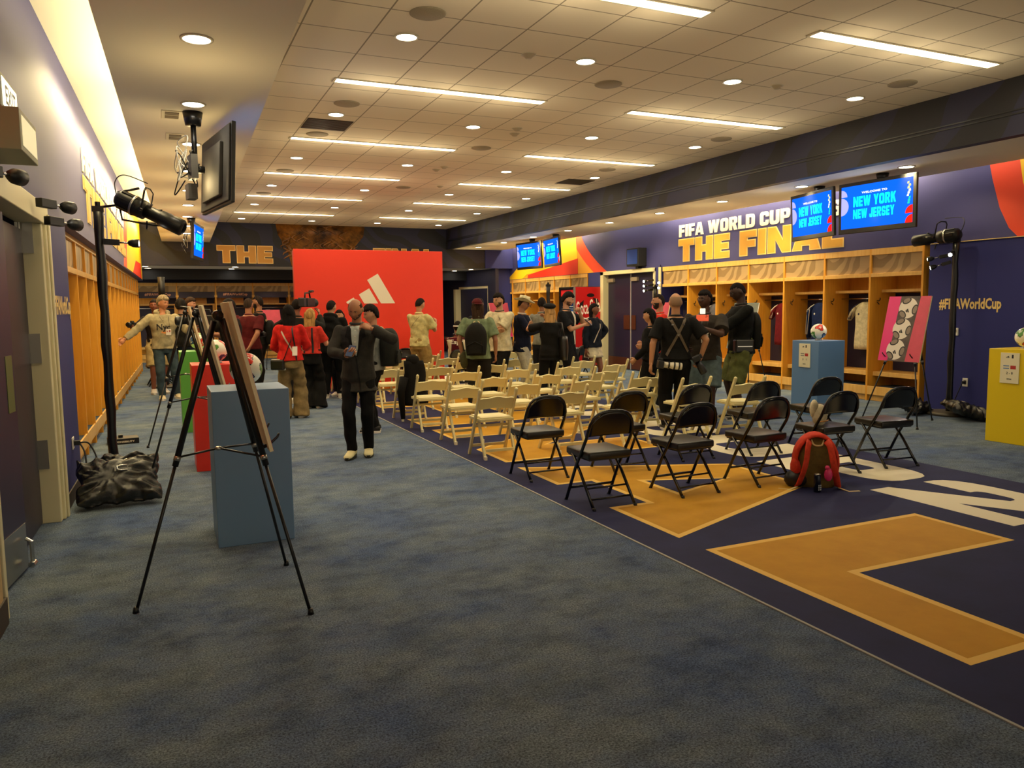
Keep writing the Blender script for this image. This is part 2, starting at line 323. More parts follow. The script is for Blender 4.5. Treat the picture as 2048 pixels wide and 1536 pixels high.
# graphics on the upper right wall
FR = lambda y, z, x=10.5: frame((x, y, z), (0, -1, 0), (0, 0, 1))        # faces -x, reading towards -y
FLt = lambda y, z, u=0: TL @ frame((u, y, z), (0, 1, 0), (0, 0, 1))      # faces +x
FB = lambda x, z, y=23.0: frame((x, y, z), (1, 0, 0), (0, 0, 1))         # faces -y
FF = lambda x, y, z=0: frame((x, y, z), (0, -1, 0), (1, 0, 0))           # on the floor, reading towards -y
def arc_shape(name, F, label, sx=1.0):
    t = thing(name, label, 'wall graphic')
    def P(mat, pts, d, nm):
        m = MB(); m.poly([[(a*sx, b) for a, b in pts]], F, .001, d); m.build(nm, mat, t)
    c = lambda x0, x1, n=10, p=1.6: [(x0+(x1-x0)*(1-(1-k/n)**p), 1.14*(k/n)) for k in range(n+1)]
    L_ = c(0, 1.9); R_ = c(6.25, 4.9)
    P(m_am, L_+R_[::-1], .003, 'amber_field')
    P(m_or, c(5.6, 4.4)+c(6.25, 4.9)[::-1], .005, 'orange_band')
    P(m_ye, c(0, 1.9)+[(4.6, 1.14), (4.75, .28), (1.5, .12), (1.2, 0)], .007, 'yellow_field')
    P(m_red, [(1.6, 0), (4.75, 0), (4.75, .42), (1.6, .1)], .009, 'red_wedge')
    return t
arc_shape('arch_graphic', FR(23.43, 2.46), 'yellow and orange arch graphic on right wall above the far lockers')
t = thing('arch_graphic', 'orange and yellow band graphic at the right edge of the right wall', 'wall graphic')
for mt, a, b, d, nm in ((m_or, [(0, 1.14), (.08, .8), (.2, .4), (.34, .12), (.46, 0)], 1.2, .003, 'orange_band'), (m_ye, [(.42, 1.14), (.5, .7), (.64, .3), (.86, 0)], 2.4, .006, 'yellow_band')):
    m = MB(); m.poly([a+[(b+1.0, 0), (b+.8, 1.14)]], FR(7.2, 2.455), .001, d); m.build(nm, mt, t)
t = thing('arch_graphic', 'orange and yellow band graphic on left wall above the far lockers', 'wall graphic')
for mt, pts, d, nm in ((m_or, [(15.9, 2.42), (22.9, 2.42), (22.9, 3.92), (17.4, 3.92)], .003, 'orange_band'), (m_ye, [(16.8, 2.42), (22.9, 2.42), (22.9, 3.92), (18.0, 3.92)], .006, 'yellow_field'), (m_red, [(18.6, 2.42), (22.4, 2.42), (22.2, 2.8), (20.0, 2.75)], .009, 'red_wedge')):
    m = MB(); m.poly([pts], FLt(0, 0), .001, d); m.build(nm, mt, t)
m = MB(); m.poly([[(2.6, 2.42), (5.15, 2.42), (5.3, 3.2), (5.45, 3.92), (2.6, 3.92)]], FLt(0, 0), .001, .004)
tag(m.build('arch_graphic', m_or), 'orange graphic edge on left wall above the open doorway', 'wall graphic')

def lettering(name, label, parts):
    t = thing(name, label, 'lettering')
    for tx, F, h, w_, fill, edge in parts:
        for c, loops in word(tx, h, w_):
            m = MB(); m.poly([offset(loops[0], .018)]+[offset(l, -.018) for l in loops[1:]] if edge else loops, F, .001, .012); L_ = m.build('letter', edge or fill, t)
            if edge: m = MB(); m.poly(loops, F, .011, .016); m.build('letter_face', fill, L_)
    return t
lettering('wall_lettering', 'gold THE FINAL lettering on the right wall above the near lockers', [('THE FINAL', FR(14.15, 2.54), .46, 4.5, m_gold, m_goldl)])
lettering('wall_lettering', 'white FIFA WORLD CUP 2026 lettering on the right wall above the gold words', [('FIFA WORLD CUP 2026', FR(14.15, 3.06), .26, 4.45, m_white, None)])
lettering('wall_lettering', 'gold THE FINAL lettering on the left wall above the lockers', [('THE FINAL', FLt(9.9, 2.62, 0), .46, 6.6, m_gold, m_goldl)])
lettering('wall_lettering', 'white FIFA WORLD CUP 2026 lettering on the left wall above the gold words', [('FIFA WORLD CUP 2026', FLt(9.9, 3.14, 0), .26, 6.4, m_white, None)])
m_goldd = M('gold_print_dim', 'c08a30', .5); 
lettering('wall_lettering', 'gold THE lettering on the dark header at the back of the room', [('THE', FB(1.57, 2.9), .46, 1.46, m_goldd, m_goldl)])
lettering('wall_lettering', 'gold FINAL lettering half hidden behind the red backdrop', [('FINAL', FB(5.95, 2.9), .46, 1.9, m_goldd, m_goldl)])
# gold bronze artwork between the words: plain flowing shapes
m_bronze = M('bronze_artwork', '2a1606', .45, kind='noise', col2='a06a28', scale=3.5)
m = MB(); m.poly([[(3.15, 4.0), (3.2, 3.7), (3.45, 3.3), (3.55, 2.82), (5.1, 2.82), (5.3, 3.3), (5.65, 3.7), (5.7, 4.0)]], FB(0, 0), .001, .006)
for k in range(26):
    a = random.uniform(3.3, 5.5); z = random.uniform(2.95, 3.8); m.tube([(a+.12*math.sin(q*1.1+k), 22.985, min(3.97, z+.06*q)) for q in range(7)], [.008, .02, .03, .032, .028, .018, .006], 6)
tag(m.build('artwork_panel', m_bronze, smooth=True), 'bronze and gold artwork panel on header above the red backdrop', 'artwork')
# hash-tag lettering
def hashtag(F, w_, h_, label, mat=m_goldl):
    mb = MB(); put_text(mb, '#FIFAWorldCup', F, w_, h_, .006, 0, .035); return tag(mb.build('wall_lettering', mat), label, 'lettering')
hashtag(FR(7.83, 1.44, 10.49), .93, .2, 'gold #FIFAWorldCup lettering on navy wall right of the lockers')
hashtag(FLt(7.0, 1.53, .012), 1.02, .2, 'gold #FIFAWorldCup lettering on navy wall beside the left doorway')

# ---------------------------------------------------------------- lights of the ceiling
def emit(name, e, col): return M(name, 'ffffff', .5, emit=e, ecol=col)
m_strip = emit('strip_diffuser', STRIP_E, NEUT); m_disc = emit('downlight_lens', 14, (1, .93, .78)); m_trimw = M('fixture_trim', 'cfc6ac', .5)
def strip_proto():
    t = thing('strip_light', '', 'ceiling light', (3.05, 5.42, 4.0)); m = MB(); m.box(-1.22, 1.22, -.065, .065, -.006, .0)
    m.build('diffuser', m_strip, t); m = MB(); m.box(-1.245, 1.245, -.085, -.065, -.012, .0); m.box(-1.245, 1.245, .065, .085, -.012, 0); m.box(-1.245, -1.22, -.085, .085, -.012, 0); m.box(1.22, 1.245, -.085, .085, -.012, 0)
    m.build('frame', m_trimw, t); return t
sp = strip_proto(); first = True
for k, y in enumerate((5.42, 8.43, 11.44, 14.45, 17.42, 20.46)):
    for side, x in (('left', 3.05), ('right', 6.70)):
        lb = 'linear ceiling strip light, %s from the camera in the %s line' % (ORD[k], side)
        if first: o = sp; o['label'] = lb; first = False
        else: o = dup(sp, (x, y, 4.0), 0, lb)
        o.location = (x, y, 4.0); o['group'] = 'ceiling strip lights'
        for q in (-.8, 0, .8):
            pl = bpy.data.lights.new('ceiling_fill', 'POINT'); pl.energy = FILL_P; pl.color = NEUT; pl.shadow_soft_size = .08; po = bpy.data.objects.new('ceiling_fill', pl); COL.objects.link(po); po.location = (x+q, y, 3.62)  # soft fill lamps added below each strip to brighten the ceiling
def disc_proto(r=.09):
    t = thing('downlight', '', 'ceiling light', (0, 0, 4)); m = MB(); m.lathe([(.001, -.004), (r, -.004), (r, 0), (.001, 0)], n=28); m.build('lens', m_disc, t)
    m = MB(); m.lathe([(r, -.01), (r+.018, -.008), (r+.02, 0), (r, 0)], n=28); m.build('ring', m_trimw, t, True); return t
def spot(loc, power=None, size=2.0, col=NEUT, aim=None):
    d = bpy.data.lights.new('lamp', 'SPOT'); d.energy = power or SPOT_P; d.spot_size = size; d.spot_blend = .8; d.color = col; d.shadow_soft_size = .09
    o = bpy.data.objects.new('lamp', d); COL.objects.link(o); o.location = loc
    if aim: o.rotation_euler = V(aim).to_track_quat('-Z', 'Y').to_euler()
dp = disc_proto(); first = True
def downlight(loc, lb, grp, power=None, rz=0):
    global first
    if first: o = dp; o['label'] = lb; o.location = loc; first = False
    else: o = dup(dp, loc, 0, lb)
    o['group'] = grp; spot((loc[0], loc[1], loc[2]-.03), power)
    if 'right soffit' in grp: spot((loc[0], loc[1], loc[2]-.04), SPOT_P*4.4, 1.5, (1, .78, .38), (.85, 0, -1))
    if 'soffit' in grp:
        pl = bpy.data.lights.new('soffit_fill', 'POINT'); pl.energy = 4.5 if 'left' in grp else 3.0; pl.color = (1, .74, .34); pl.shadow_soft_size = .1; po = bpy.data.objects.new('soffit_fill', pl); COL.objects.link(po); po.location = (loc[0], loc[1]+.5, loc[2]-.62)  # warm fill lamp added below the soffit, apart from the downlight itself
for k, y in enumerate((6.9, 9.91, 12.92, 15.92, 18.87, 21.9)):
    for j, x in enumerate((2.14, 3.97, 5.8, 7.63)):
        downlight((x, y, 4.0), 'round downlight in the tiled ceiling, %s row from the camera, %s from the left' % (ORD[k], ORD[j]), 'tiled ceiling downlights')
for k in range(9):
    y = 5.87+1.82*k; downlight((.18+.0265*y, y, 3.44), 'round downlight in the left soffit, %s from the camera' % ORD[k], 'left soffit downlights', SPOT_P*.55)
for k in range(9):
    y = 7.41+1.82*k; downlight((9.3-.0175*y, y, 3.39), 'round downlight in the right soffit, %s from the camera' % ORD[k], 'right soffit downlights', SPOT_P*.55)
for k, (x, y) in enumerate(((-.26, 23.6), (2.06, 23.5), (-.2, 24.6), (2.05, 24.6), (9.3, 23.6), (9.1, 24.6))):
    downlight((x, y, 2.81), 'small downlight in the alcove ceiling, %s %s' % (('near', 'far')[y > 24], ('at the left wall', 'above the lockers', 'by the exit door')[0 if x < 1 else 1 if x < 5 else 2]), 'alcove downlights', SPOT_P*.12)
for x in (.5, 1.9, 3.3): spot((x, 25.9, 2.55), SPOT_P*.35)
# cove lamps
def linelamp(p, d, length, power, aim, col=WARM, wd=.05):
    l = bpy.data.lights.new('cove_lamp', 'AREA'); l.shape = 'RECTANGLE'; l.size = length; l.size_y = wd; l.energy = power; l.color = col
    o = bpy.data.objects.new('cove_lamp', l); COL.objects.link(o)
    x = V(d).normalized(); z = -V(aim).normalized(); y_ = z.cross(x).normalized(); x = y_.cross(z)
    o.matrix_world = Matrix(((x.x, y_.x, z.x, p[0]), (x.y, y_.y, z.y, p[1]), (x.z, y_.z, z.z, p[2]), (0, 0, 0, 1)))
for k in range(8):
    y = 2.4+2.7*k; linelamp((XL+.0265*y+.50, y, 3.62), (.0265, 1, 0), 2.65, COVE_P, (-.5, 0, .85), (1, .84, .45))
for k in range(8):
    y = 2.4+2.7*k; linelamp((10.15, y, 3.56), (0, 1, 0), 2.3, COVE_P*.38, (.9, 0, -.35), (1, .86, .62))
# downward wash in front of both locker banks from the cove slot
for k in range(6): linelamp((XL+.0265*(9+2.4*k)+.30, 9+2.4*k, 3.70), (.0265, 1, 0), 2.0, COVE_P*2.5, (-.12, 0, -1), (1, .80, .42))
for k in range(3): linelamp((10.33, 9.1+2.3*k, 3.7), (0, 1, 0), 2.0, COVE_P*2.2, (.25, 0, -1), (1, .80, .42))
for k in range(2): linelamp((10.33, 19.5+3*k, 3.7), (0, 1, 0), 2.6, COVE_P*3, (.25, 0, -1), (1, .80, .42))

# speakers, vents and sensors of the ceiling
m_spk = M('speaker_grille', 'a89a80', .8, kind='noise', col2='8e8168', scale=160)
def disc(name, label, cat, loc, r, mat, grp, h=.012):
    m = MB(); m.lathe([(.001, -h), (r*.92, -h), (r, -h*.5), (r, 0), (.001, 0)], n=32); return tag(m.build(name, mat, None, True, at=loc), label, cat, grp)
for x, y, s in ((2.14, 6.3, 'near the first left downlight'), (2.15, 9.35, 'in front of the dark square vent'), (4.6, 7.5, 'between the first strip lights'), (7.62, 6.25, 'near the right header beside the first strip'), (7.63, 9.3, 'past the second right strip light'), (4.6, 11.16, 'in the centre past the smoke detectors'), (2.13, 11.1, 'just past the dark square vent'), (4.6, 15.3, 'in the far centre'), (2.14, 14.17, 'past the third left strip light'), (2.12, 17.03, 'past the fourth left strip light'), (7.4, 12.1, 'beside the right square vent')):
    disc('ceiling_speaker', 'round grey ceiling speaker '+s, 'speaker', (x, y, 4.0), .15, m_spk, 'ceiling speakers')
for x, y, s in ((4.56, 9.78, 'nearest pair, near one'), (4.66, 10.08, 'nearest pair, far one'), (4.6, 12.85, 'second pair, near one'), (4.56, 13.15, 'second pair, far one'), (3.36, 6.93, 'alone between the first two downlights'), (6.38, 6.85, 'alone between the right downlights'), (5.24, 14.9, 'alone in the far middle')):
    t = thing('smoke_detector', 'small ceiling detector, '+s, 'detector', (x, y, 4.0)); m = MB(); m.lathe([(.001, -.035), (.03, -.035), (.045, -.02), (.06, -.008), (.065, 0), (.001, 0)], n=20); m.build('dome', M('detector', 'b5a68a', .6), t, True)
    m = MB(); m.lathe([(.065, -.004), (.075, -.004), (.075, 0), (.065, 0)], n=20); m.build('base_ring', m_trimw, t)
m_vent = M('vent_dark', '3a2d20', .8)
for x, y, s in ((2.14, 10.5, 'beside the left downlights'), (7.52, 13.5, 'near the right header')):
    t = thing('ceiling_vent', 'dark square air vent '+s, 'vent', (x, y, 4.0)); m = MB(); m.box(-.29, .29, -.29, .29, -.006, 0); m.build('recess', m_vent, t)
    m = MB()
    for q in range(9): m.box(-.28, .28, -.27+.06*q, -.255+.06*q, -.014, -.006)
    m.build('louvre', M('vent_slat', '4c3c2a', .6), t)
for k, (x, y) in enumerate(((.18+.0265*8.1, 8.17), (.2+.0265*9.1, 9.17))):
    t = thing('soffit_vent', 'small double slot diffuser in left soffit, %s one' % ('near', 'far')[k], 'vent', (x-.18, y, 3.44)); m = MB(); m.box(-.09, .09, -.16, .16, -.008, 0); m.build('plate', m_trimw, t)
    m = MB(); m.box(-.06, .06, -.12, -.02, -.012, -.008); m.box(-.06, .06, .02, .12, -.012, -.008); m.build('slot', M('slot', '6a5c46', .7), t)

# ---------------------------------------------------------------- floor mat with printed words
m_mat = M('mat_navy', '23264a', .75, kind='noise', col2='2a2e58', scale=2, spec=.2)
mat = MB().box(2.87, 6.82, .4, 21.6, 0, .006).build('floor_mat', m_mat); tag(mat, 'long navy floor mat printed with huge gold and white words', 'mat')
mb = MB(); mb.box(2.86, 2.875, .4, 21.6, 0, .0065); mb.build('edge_binding', M('mat_edge', 'a9a9a0', .7), mat)
m_matg = M('mat_gold', 'd09a2a', .7, kind='noise', col2='c48e24', scale=3, spec=.2); m_mate = M('mat_gold_edge', 'efc258', .7); m_matw = M('mat_white', 'f0e6c8', .7)
tot = 1.96/10*1.6*word_w('THE FINAL'); F = FF(3.17, 2.14+tot)
for c, loops in word('THE FINAL', 1.96, tot):
    m = MB(); m.poly(loops, F, .0055, .0068); lt = m.build('printed_letter', m_mate, mat)
    m = MB(); m.poly([offset(loops[0], -.05)]+[offset(l, .05) for l in loops[1:]], F, .0060, .0074); m.build('letter_fill', m_matg, lt)
w1 = .1*1.75*word_w('FIFA WORLD CUP')
for tx, F, w_ in (('FIFA WORLD CUP', FF(5.45, 4.76+w1), w1), ('2026', FF(5.45, 4.64), .1*1.75*word_w('2026'))):
    for c, loops in word(tx, 1.0, w_):
        m = MB(); m.poly(loops, F, .0055, .0068); m.build('printed_letter', m_matw, mat)

# ---------------------------------------------------------------- left doorway
SB('door_1', [(-.55, -.50, 4.66, 5.60, 0.01, 2.2), (-.16, -.11, 5.95, 6.72, 0.01, 2.2)], M('door_paint', '2a2233', .4), TL)
t = thing('door_leaf', 'dark open door leaf beside the left doorway with metal kick plate', 'door', TL @ V((-.02, 5.55, 0)), -math.atan(.0265)-.10)
m = MB(); m.box(-.045, 0, -.72, 0, .01, 2.2); m.build('panel', M('door_paint2', '2b2440', .4), t, bevel=.003)
m = MB(); m.box(0, .003, -.70, -.02, .02, .30); m.build('kick_plate', m_steel, t)
m = MB(); m.box(0, .003, -.16, -.04, 1.0, 1.34); m.build('push_plate', M('greenish_plate', '6a7a4a', .4, .3), t)
m = MB(); m.tube([(.02, -.1, .22), (.05, -.1, .2), (.05, -.1, .06)], .012); m.tube([(.05, -.13, .06), (.05, -.07, .06)], .02); m.build('door_stop', m_chrome, t)
# frame of the doorway
t = thing('door_frame', 'cream metal frame of the double doorway in the left wall', 'door frame')
m = MB(TL); m.box(-.14, .035, 6.78, 6.93, 0, 2.33); m.box(-.14, .015, 6.70, 6.78, 0, 2.25); m.box(.035, .05, 6.84, 6.90, 0, 2.33); m.build('far_jamb', m_cream, t, bevel=.006)
m = MB(TL); m.box(-.14, .035, 4.62, 6.93, 2.25, 2.40); m.build('head', m_cream, t, bevel=.006)
m = MB(TL); m.box(-.02, .03, 4.62, 4.68, 0, 2.26); m.build('near_jamb', m_cream, t, bevel=.006)
for z in (.42, 1.22, 2.03):
    m = MB(TL); m.box(-.145, -.138+.02, 6.66, 6.70, z, z+.22); m.tube([(-.12, 6.67, z-.0), (-.12, 6.67, z+.22)], .012); m.box(-.14, -.13, 6.695, 6.70, z, z+.22); m.box(-.13, -.04, 6.692, 6.70, z, z+.22); m.build('hinge', m_steel, t)
m = MB(TL); m.box(-.6, .03, 3.5, 4.56, .0, 2.3); struct(m.build('wall_left_pier', M('beige_panel', 'c9a873', .5)))
m = MB(TL); m.box(-.6, .04, 3.5, 4.60, .0, .14); struct(m.build('baseboard_pier', m_dkbrown))
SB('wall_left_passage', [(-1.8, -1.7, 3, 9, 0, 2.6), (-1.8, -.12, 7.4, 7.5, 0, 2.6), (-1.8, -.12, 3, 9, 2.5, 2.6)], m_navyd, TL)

# right double door
def dbl_door():
    t = thing('double_door', 'navy double doors in cream frame between the two locker banks', 'door')
    m = MB(); m.box(10.40, 10.62, 17.20, 17.34, 0, 2.45); m.build('frame_jamb', m_cream, t, bevel=.005)
    m = MB(); m.box(10.46, 10.62, 15.02, 15.09, 0, 2.45); m.build('frame_jamb', m_cream, t, bevel=.005)
    m = MB(); m.box(10.40, 10.62, 15.02, 17.34, 2.36, 2.45); m.build('frame_head', m_cream, t, bevel=.005)
    md = M('door_navy', '1f1b38', .35)
    for k, (a, b) in enumerate(((16.16, 17.2), (15.09, 16.13))):
        m = MB(); m.box(10.56, 10.60, a, b, .01, 2.36); L_ = m.build('door_leaf', md, t)
        y = a+.12 if k == 0 else b-.30
        m = MB(); m.box(10.545, 10.56, a+.03, a+.30 if k == 0 else a+.03+.27, 1.0, 1.35) if k == 0 else m.box(10.545, 10.56, b-.2, b-.02, 1.0, 1.35)
        m.build('push_plate', M('copper_plate', '5a3020', .35, .4), L_)
        m = MB(); m.box(10.545, 10.56, a+.03, b-.03, .03, .3); m.build('kick_plate', M('copper_plate', '5a3020'), L_)
        m = MB(); m.box(10.50, 10.56, b-.32, b-.04, 2.18, 2.27) ; m.build('door_closer', M('closer', '8a7c6c', .5), L_)
    m = MB(); m.box(10.545, 10.565, 16.13, 16.16, .01, 2.36); m.build('centre_strip', M('aluminium', 'c8c8d0', .3, .6), t)
dbl_door()
# exit door in the alcove
t = thing('exit_door', 'navy door with cream frame at the right end of the alcove', 'door', (0, 0, 0)); FA = Fo
def onF(F, mb, x0, x1, z0, z1, d0, d1): mb.poly([[(x0, z0), (x1, z0), (x1, z1), (x0, z1)]], F, d0, d1)
m = MB(); onF(FA, m, .28, 2.37, 2.20, 2.30, -.1, .03); m.build('frame_head', m_cream, t)
m = MB(); onF(FA, m, 2.22, 2.37, 0, 2.2, -.3, .03); m.build('frame_jamb', m_cream, t)
m = MB(); onF(FA, m, .28, .36, 0, 2.2, -.1, .03); m.build('frame_jamb', m_cream, t)
m = MB(); onF(FA, m, .36, 2.22, 0, 2.2, -.10, -.06); lf = m.build('door_leaf', m_navyd, t)
m = MB(); onF(FA, m, 1.0, 1.7, 2.02, 2.1, -.06, -.02); m.build('door_closer', M('closer', '8a7c6c'), lf)
t = thing('exit_sign', 'red glowing EXIT sign above the alcove door', 'sign'); m = MB(); onF(FA, m, 1.25, 1.75, 2.40, 2.66, .02, .1); m.build('housing', M('exit_red', 'c01818', .5, emit=.5, ecol='c01818'), t)
m2 = MB(); put_text(m2, 'EXIT', FA @ Matrix.Translation((1.32, 2.46, .1)), .36, .14, .003, 0, .02); m2.build('exit_letters', M('exit_white', 'ff9a8a', .5, emit=1.2, ecol='ff9a8a'), t)
# 26 emblem on the back wall
t = thing('emblem_sign', 'white 26 emblem with FIFA 2026 words on navy back wall', 'sign'); Fb = FB(9.12, 0, 26.99)
m = MB(); m.box(9.0, 9.9, 26.95, 27.0, 0, 2.4); m.build('panel', m_navy, t)
Fb = FB(9.25, 0, 26.95)
for c_, z_ in (('2', 1.45), ('6', .93)): m = MB(); put_word(m, c_, Fb @ Matrix.Translation((0, z_, 0)), .48, .34, 0, .01); m.build('digit', m_white, t)
m = MB()
put_text(m, 'FIFA', Fb @ Matrix.Translation((.42, 1.08, 0)), .2, .14, .01, 0, .03); put_text(m, 'WORLD CUP', Fb @ Matrix.Translation((0, .82, 0)), .34, .07, .01, 0, .03); put_text(m, '2026', Fb @ Matrix.Translation((0, .62, 0)), .34, .16, .01, 0, .04); put_text(m, 'TM', Fb @ Matrix.Translation((.08, .5, 0)), .15, .08, .01, 0, .03)
m.build('emblem', m_white, t)
m = MB(); m.tube([(9.42, 26.93, 1.06), (9.42, 26.93, 1.5), (9.42, 26.93, 1.85)], [.045, .03, .05], 10); m.sph((9.42, 26.93, 1.82), .055); m.build('cup_shape', M('cup_gold', '7a5520', .4, .5), t, True)
t = thing('upright_panel', 'grey upright panel standing beside the red backdrop in the alcove', 'panel', (8.75, 26.3, 0)); m = MB(); m.box(-.13, .13, -.05, .05, .06, 2.25); m.build('panel', M('grey_panel', '8c8478', .5), t, bevel=.01); m = MB(); m.box(-.14, .14, -.06, .06, 0, .06); m.build('foot', m_black, t)  # grey upright post, simplified to a plain panel on a foot
# ================================================================ LOCKERS
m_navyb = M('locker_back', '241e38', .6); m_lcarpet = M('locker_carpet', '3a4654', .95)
def locker(w_, label, group, hook=True, kind='right'):
    """one open locker bay: local x into the wall, y along it (0..w_), front at x=0"""
    t = thing('locker', label, 'locker', (0, 0, 0), 0, group); D = .62
    m = MB(); m.box(0, D, 0, .035, .0, 2.45); m.build('divider', m_wood, t, bevel=.003)
    m = MB(); m.box(0, .04, .035, w_, 2.35, 2.45); m.build('top_rail', m_woodl, t, bevel=.003)
    m = MB(); m.box(.03, .05, .035, w_, 2.06, 2.35); m.build('frieze_panel', m_frieze, t)
    m = MB(); m.box(.0, .05, .035, w_, 2.00, 2.06); m.build('rail', m_woodl, t, bevel=.003)
    m = MB(); m.box(D-.02, D, .035, w_, .22, 2.35); m.build('back_panel', m_wood, t)
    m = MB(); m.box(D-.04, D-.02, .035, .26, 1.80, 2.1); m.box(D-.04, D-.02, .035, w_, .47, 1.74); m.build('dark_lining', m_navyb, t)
    m = MB(); m.box(.26, D-.02, .035, w_, 1.755, 1.80); sh = m.build('shelf', m_woodl, t, bevel=.003)
    m = MB(); m.box(.26, .30, .04, .11, .33, 1.755); m.build('stile', m_woodl, t, bevel=.003)
    m = MB(); m.box(.12, D-.02, .035, w_, .43, .47); m.box(.12, .15, .035, w_, .40, .43); m.build('bench', m_woodl, t, bevel=.003)
    m = MB(); m.box(.02, D-.02, .035, w_, .20, .225); m.build('bottom_mat', m_lcarpet, t)
    m = MB(); m.box(.0, .02, .035, w_, .10, .24); m.box(.05, .08, 0, w_, 0, .10); m.build('plinth', m_woodl, t, bevel=.003)
    m = MB(); m.tube([(.42, .035, 1.66), (.42, w_, 1.66)], .012); m.build('clothes_rod', m_chrome, t, True)
    if hook:
        m = MB(); m.tube([(.16, w_, 1.62), (.16, w_-.04, 1.62), (.16, w_-.06, 1.64), (.16, w_-.06, 1.67)], .008); m.tube([(.16, w_, 1.6), (.16, w_-.03, 1.58), (.16, w_-.045, 1.56)], .007); m.build('hook', m_black, t, True)
    return t
def place_dir(o, loc, flip=False):
    o.location = loc
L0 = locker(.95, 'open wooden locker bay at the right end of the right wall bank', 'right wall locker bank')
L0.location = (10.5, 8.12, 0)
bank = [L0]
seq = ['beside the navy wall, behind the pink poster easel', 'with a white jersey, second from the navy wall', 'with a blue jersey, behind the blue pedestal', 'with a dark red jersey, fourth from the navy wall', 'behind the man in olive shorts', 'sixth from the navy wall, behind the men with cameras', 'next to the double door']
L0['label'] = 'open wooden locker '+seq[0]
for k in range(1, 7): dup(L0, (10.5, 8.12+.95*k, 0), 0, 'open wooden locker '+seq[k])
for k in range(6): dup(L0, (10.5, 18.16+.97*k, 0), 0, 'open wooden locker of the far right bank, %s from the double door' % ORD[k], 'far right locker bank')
# left bank (mirrored), its own prototype
def mirror_locker():
    t = dup(L0, (0, 0, 0)); return t
rot = -math.atan(.0265)
# left lockers: same unit turned round, its dividers seen edge on
PL = locker(.86, '', 'left wall locker bank', hook=False)
for k in range(17):
    o = PL if k == 0 else dup(PL, (0, 0, 0))
    o.matrix_world = TL @ Matrix.Translation((-.10, 8.08+.86*(k+1), 0)) @ Matrix.Rotation(PI, 4, 'Z')
    o['label'] = 'maple locker along the left wall, %s' % (('%s from the doorway' % ORD[k]) if k < 15 else ('last but one at the far end', 'last at the far end')[k-15]); o['group'] = 'left wall locker bank'
m = MB(TL); m.box(-.69, -.125, 8.055, 8.079, 0, 2.38); tag(m.build('locker_end_panel', m_woodl, bevel=.004), 'wooden end panel closing the left lockers beside the navy wall', 'panel')
# back lockers, facing the camera
PB = locker(1.13, '', 'alcove back lockers', hook=False)
m_wcord = M('header_plate', '2a2038', .5)
m = MB(); m.box(-.004, .0, .06, 1.1, 1.98, 2.17); m.build('name_plate', m_wcord, PB)
for k in range(8):
    o = PB if k == 0 else dup(PB, (0, 0, 0)); x = -.55+1.13*(k+1)
    o.matrix_world = Matrix.Translation((x, 26.38, 0)) @ Matrix.Rotation(PI/2, 4, 'Z')
    o['label'] = 'dim wooden locker at the back of the alcove, %s from the left' % ORD[k]; o['group'] = 'alcove back lockers'
for k in (0, 2, 4, 6):
    mb = MB(); put_text(mb, '#FIFAWorldCup', FB(-.55+1.13*k+.2, 2.03, 26.37), .74, .1, .004, 0, .03); tag(mb.build('wall_lettering', M('pink_gold', 'e0a080', .5)), 'small #FIFAWorldCup lettering on the alcove lockers, %s from the left' % ORD[k//2], 'lettering')
# jerseys on hangers
def jersey(y, col, trim, label, longs=False):
    t = thing('hanging_jersey', label, 'jersey', (10.5+.42, y, 1.66)); mc = cloth('jersey_'+col, col)
    m = MB()
    prof = [(-.0, .06, .03), (-.06, .20, .045), (-.10, .225, .05), (-.2, .20, .06), (-.45, .19, .07), (-.72, .20, .065), (-.80, .20, .05)]
    rg = []
    for z, a, b in prof: rg.append([V((b*math.sin(q)+.01*math.sin(q*5+z*9), a*math.cos(q), z-.06)) for q in [2*PI*k/24 for k in range(24)]])
    m.loft(rg); L_ = .62 if longs else .26
    for s in (-1, 1): m.tube([(0, s*.18, -.14), (0, s*.25, -.24), (0, s*(.27 if longs else .33), -.14-L_*(.9 if longs else .85))], [.06, .075, .05], 12, flat=.5)
    b = m.build('fabric', mc, t, True)
    m = MB()
    for s in (-1, 1):
        for q in range(3): m.tube([(-.055, s*(.10+.03*q), -.09-.012*q), (-.06, s*(.2+.03*q), -.15-.02*q), (-.05, s*(.26+.02*q), -.14-L_*.8)], .006, 5)
    m.sph((-.065, .08, -.26), (.004, .02, .02), 8)
    m.build('stripes', M('trim_'+trim, trim, .7), t, True)
    m = MB(); m.tube([(0, -.17, -.1), (0, 0, -.03), (0, .17, -.1)], .008); m.tube([(0, 0, -.03), (0, 0, .01), (.015, 0, .03), (0, 0, .045)], .004); m.build('hanger', m_black, t, True)
for y, c, tr, lb, lg in ((9.52, 'e0d6b0', '2a2a48', 'cream jersey with navy cuffs hanging in an open locker', False), (10.5, '1c2c5c', 'd8d4cc', 'blue long sleeved jersey with white stripes hanging behind the blue pedestal', True), (11.42, '6c1420', 'e4dcd0', 'dark red jersey with white shoulder stripes hanging in locker', False), (12.45, '4a5a68', 'd8d4cc', 'grey jersey hanging behind the man in olive shorts', False), (13.4, '6a6a78', 'e4dcd0', 'grey striped jersey hanging behind the man with the orange phone', False)):
    jersey(y, c, tr, lb, lg)

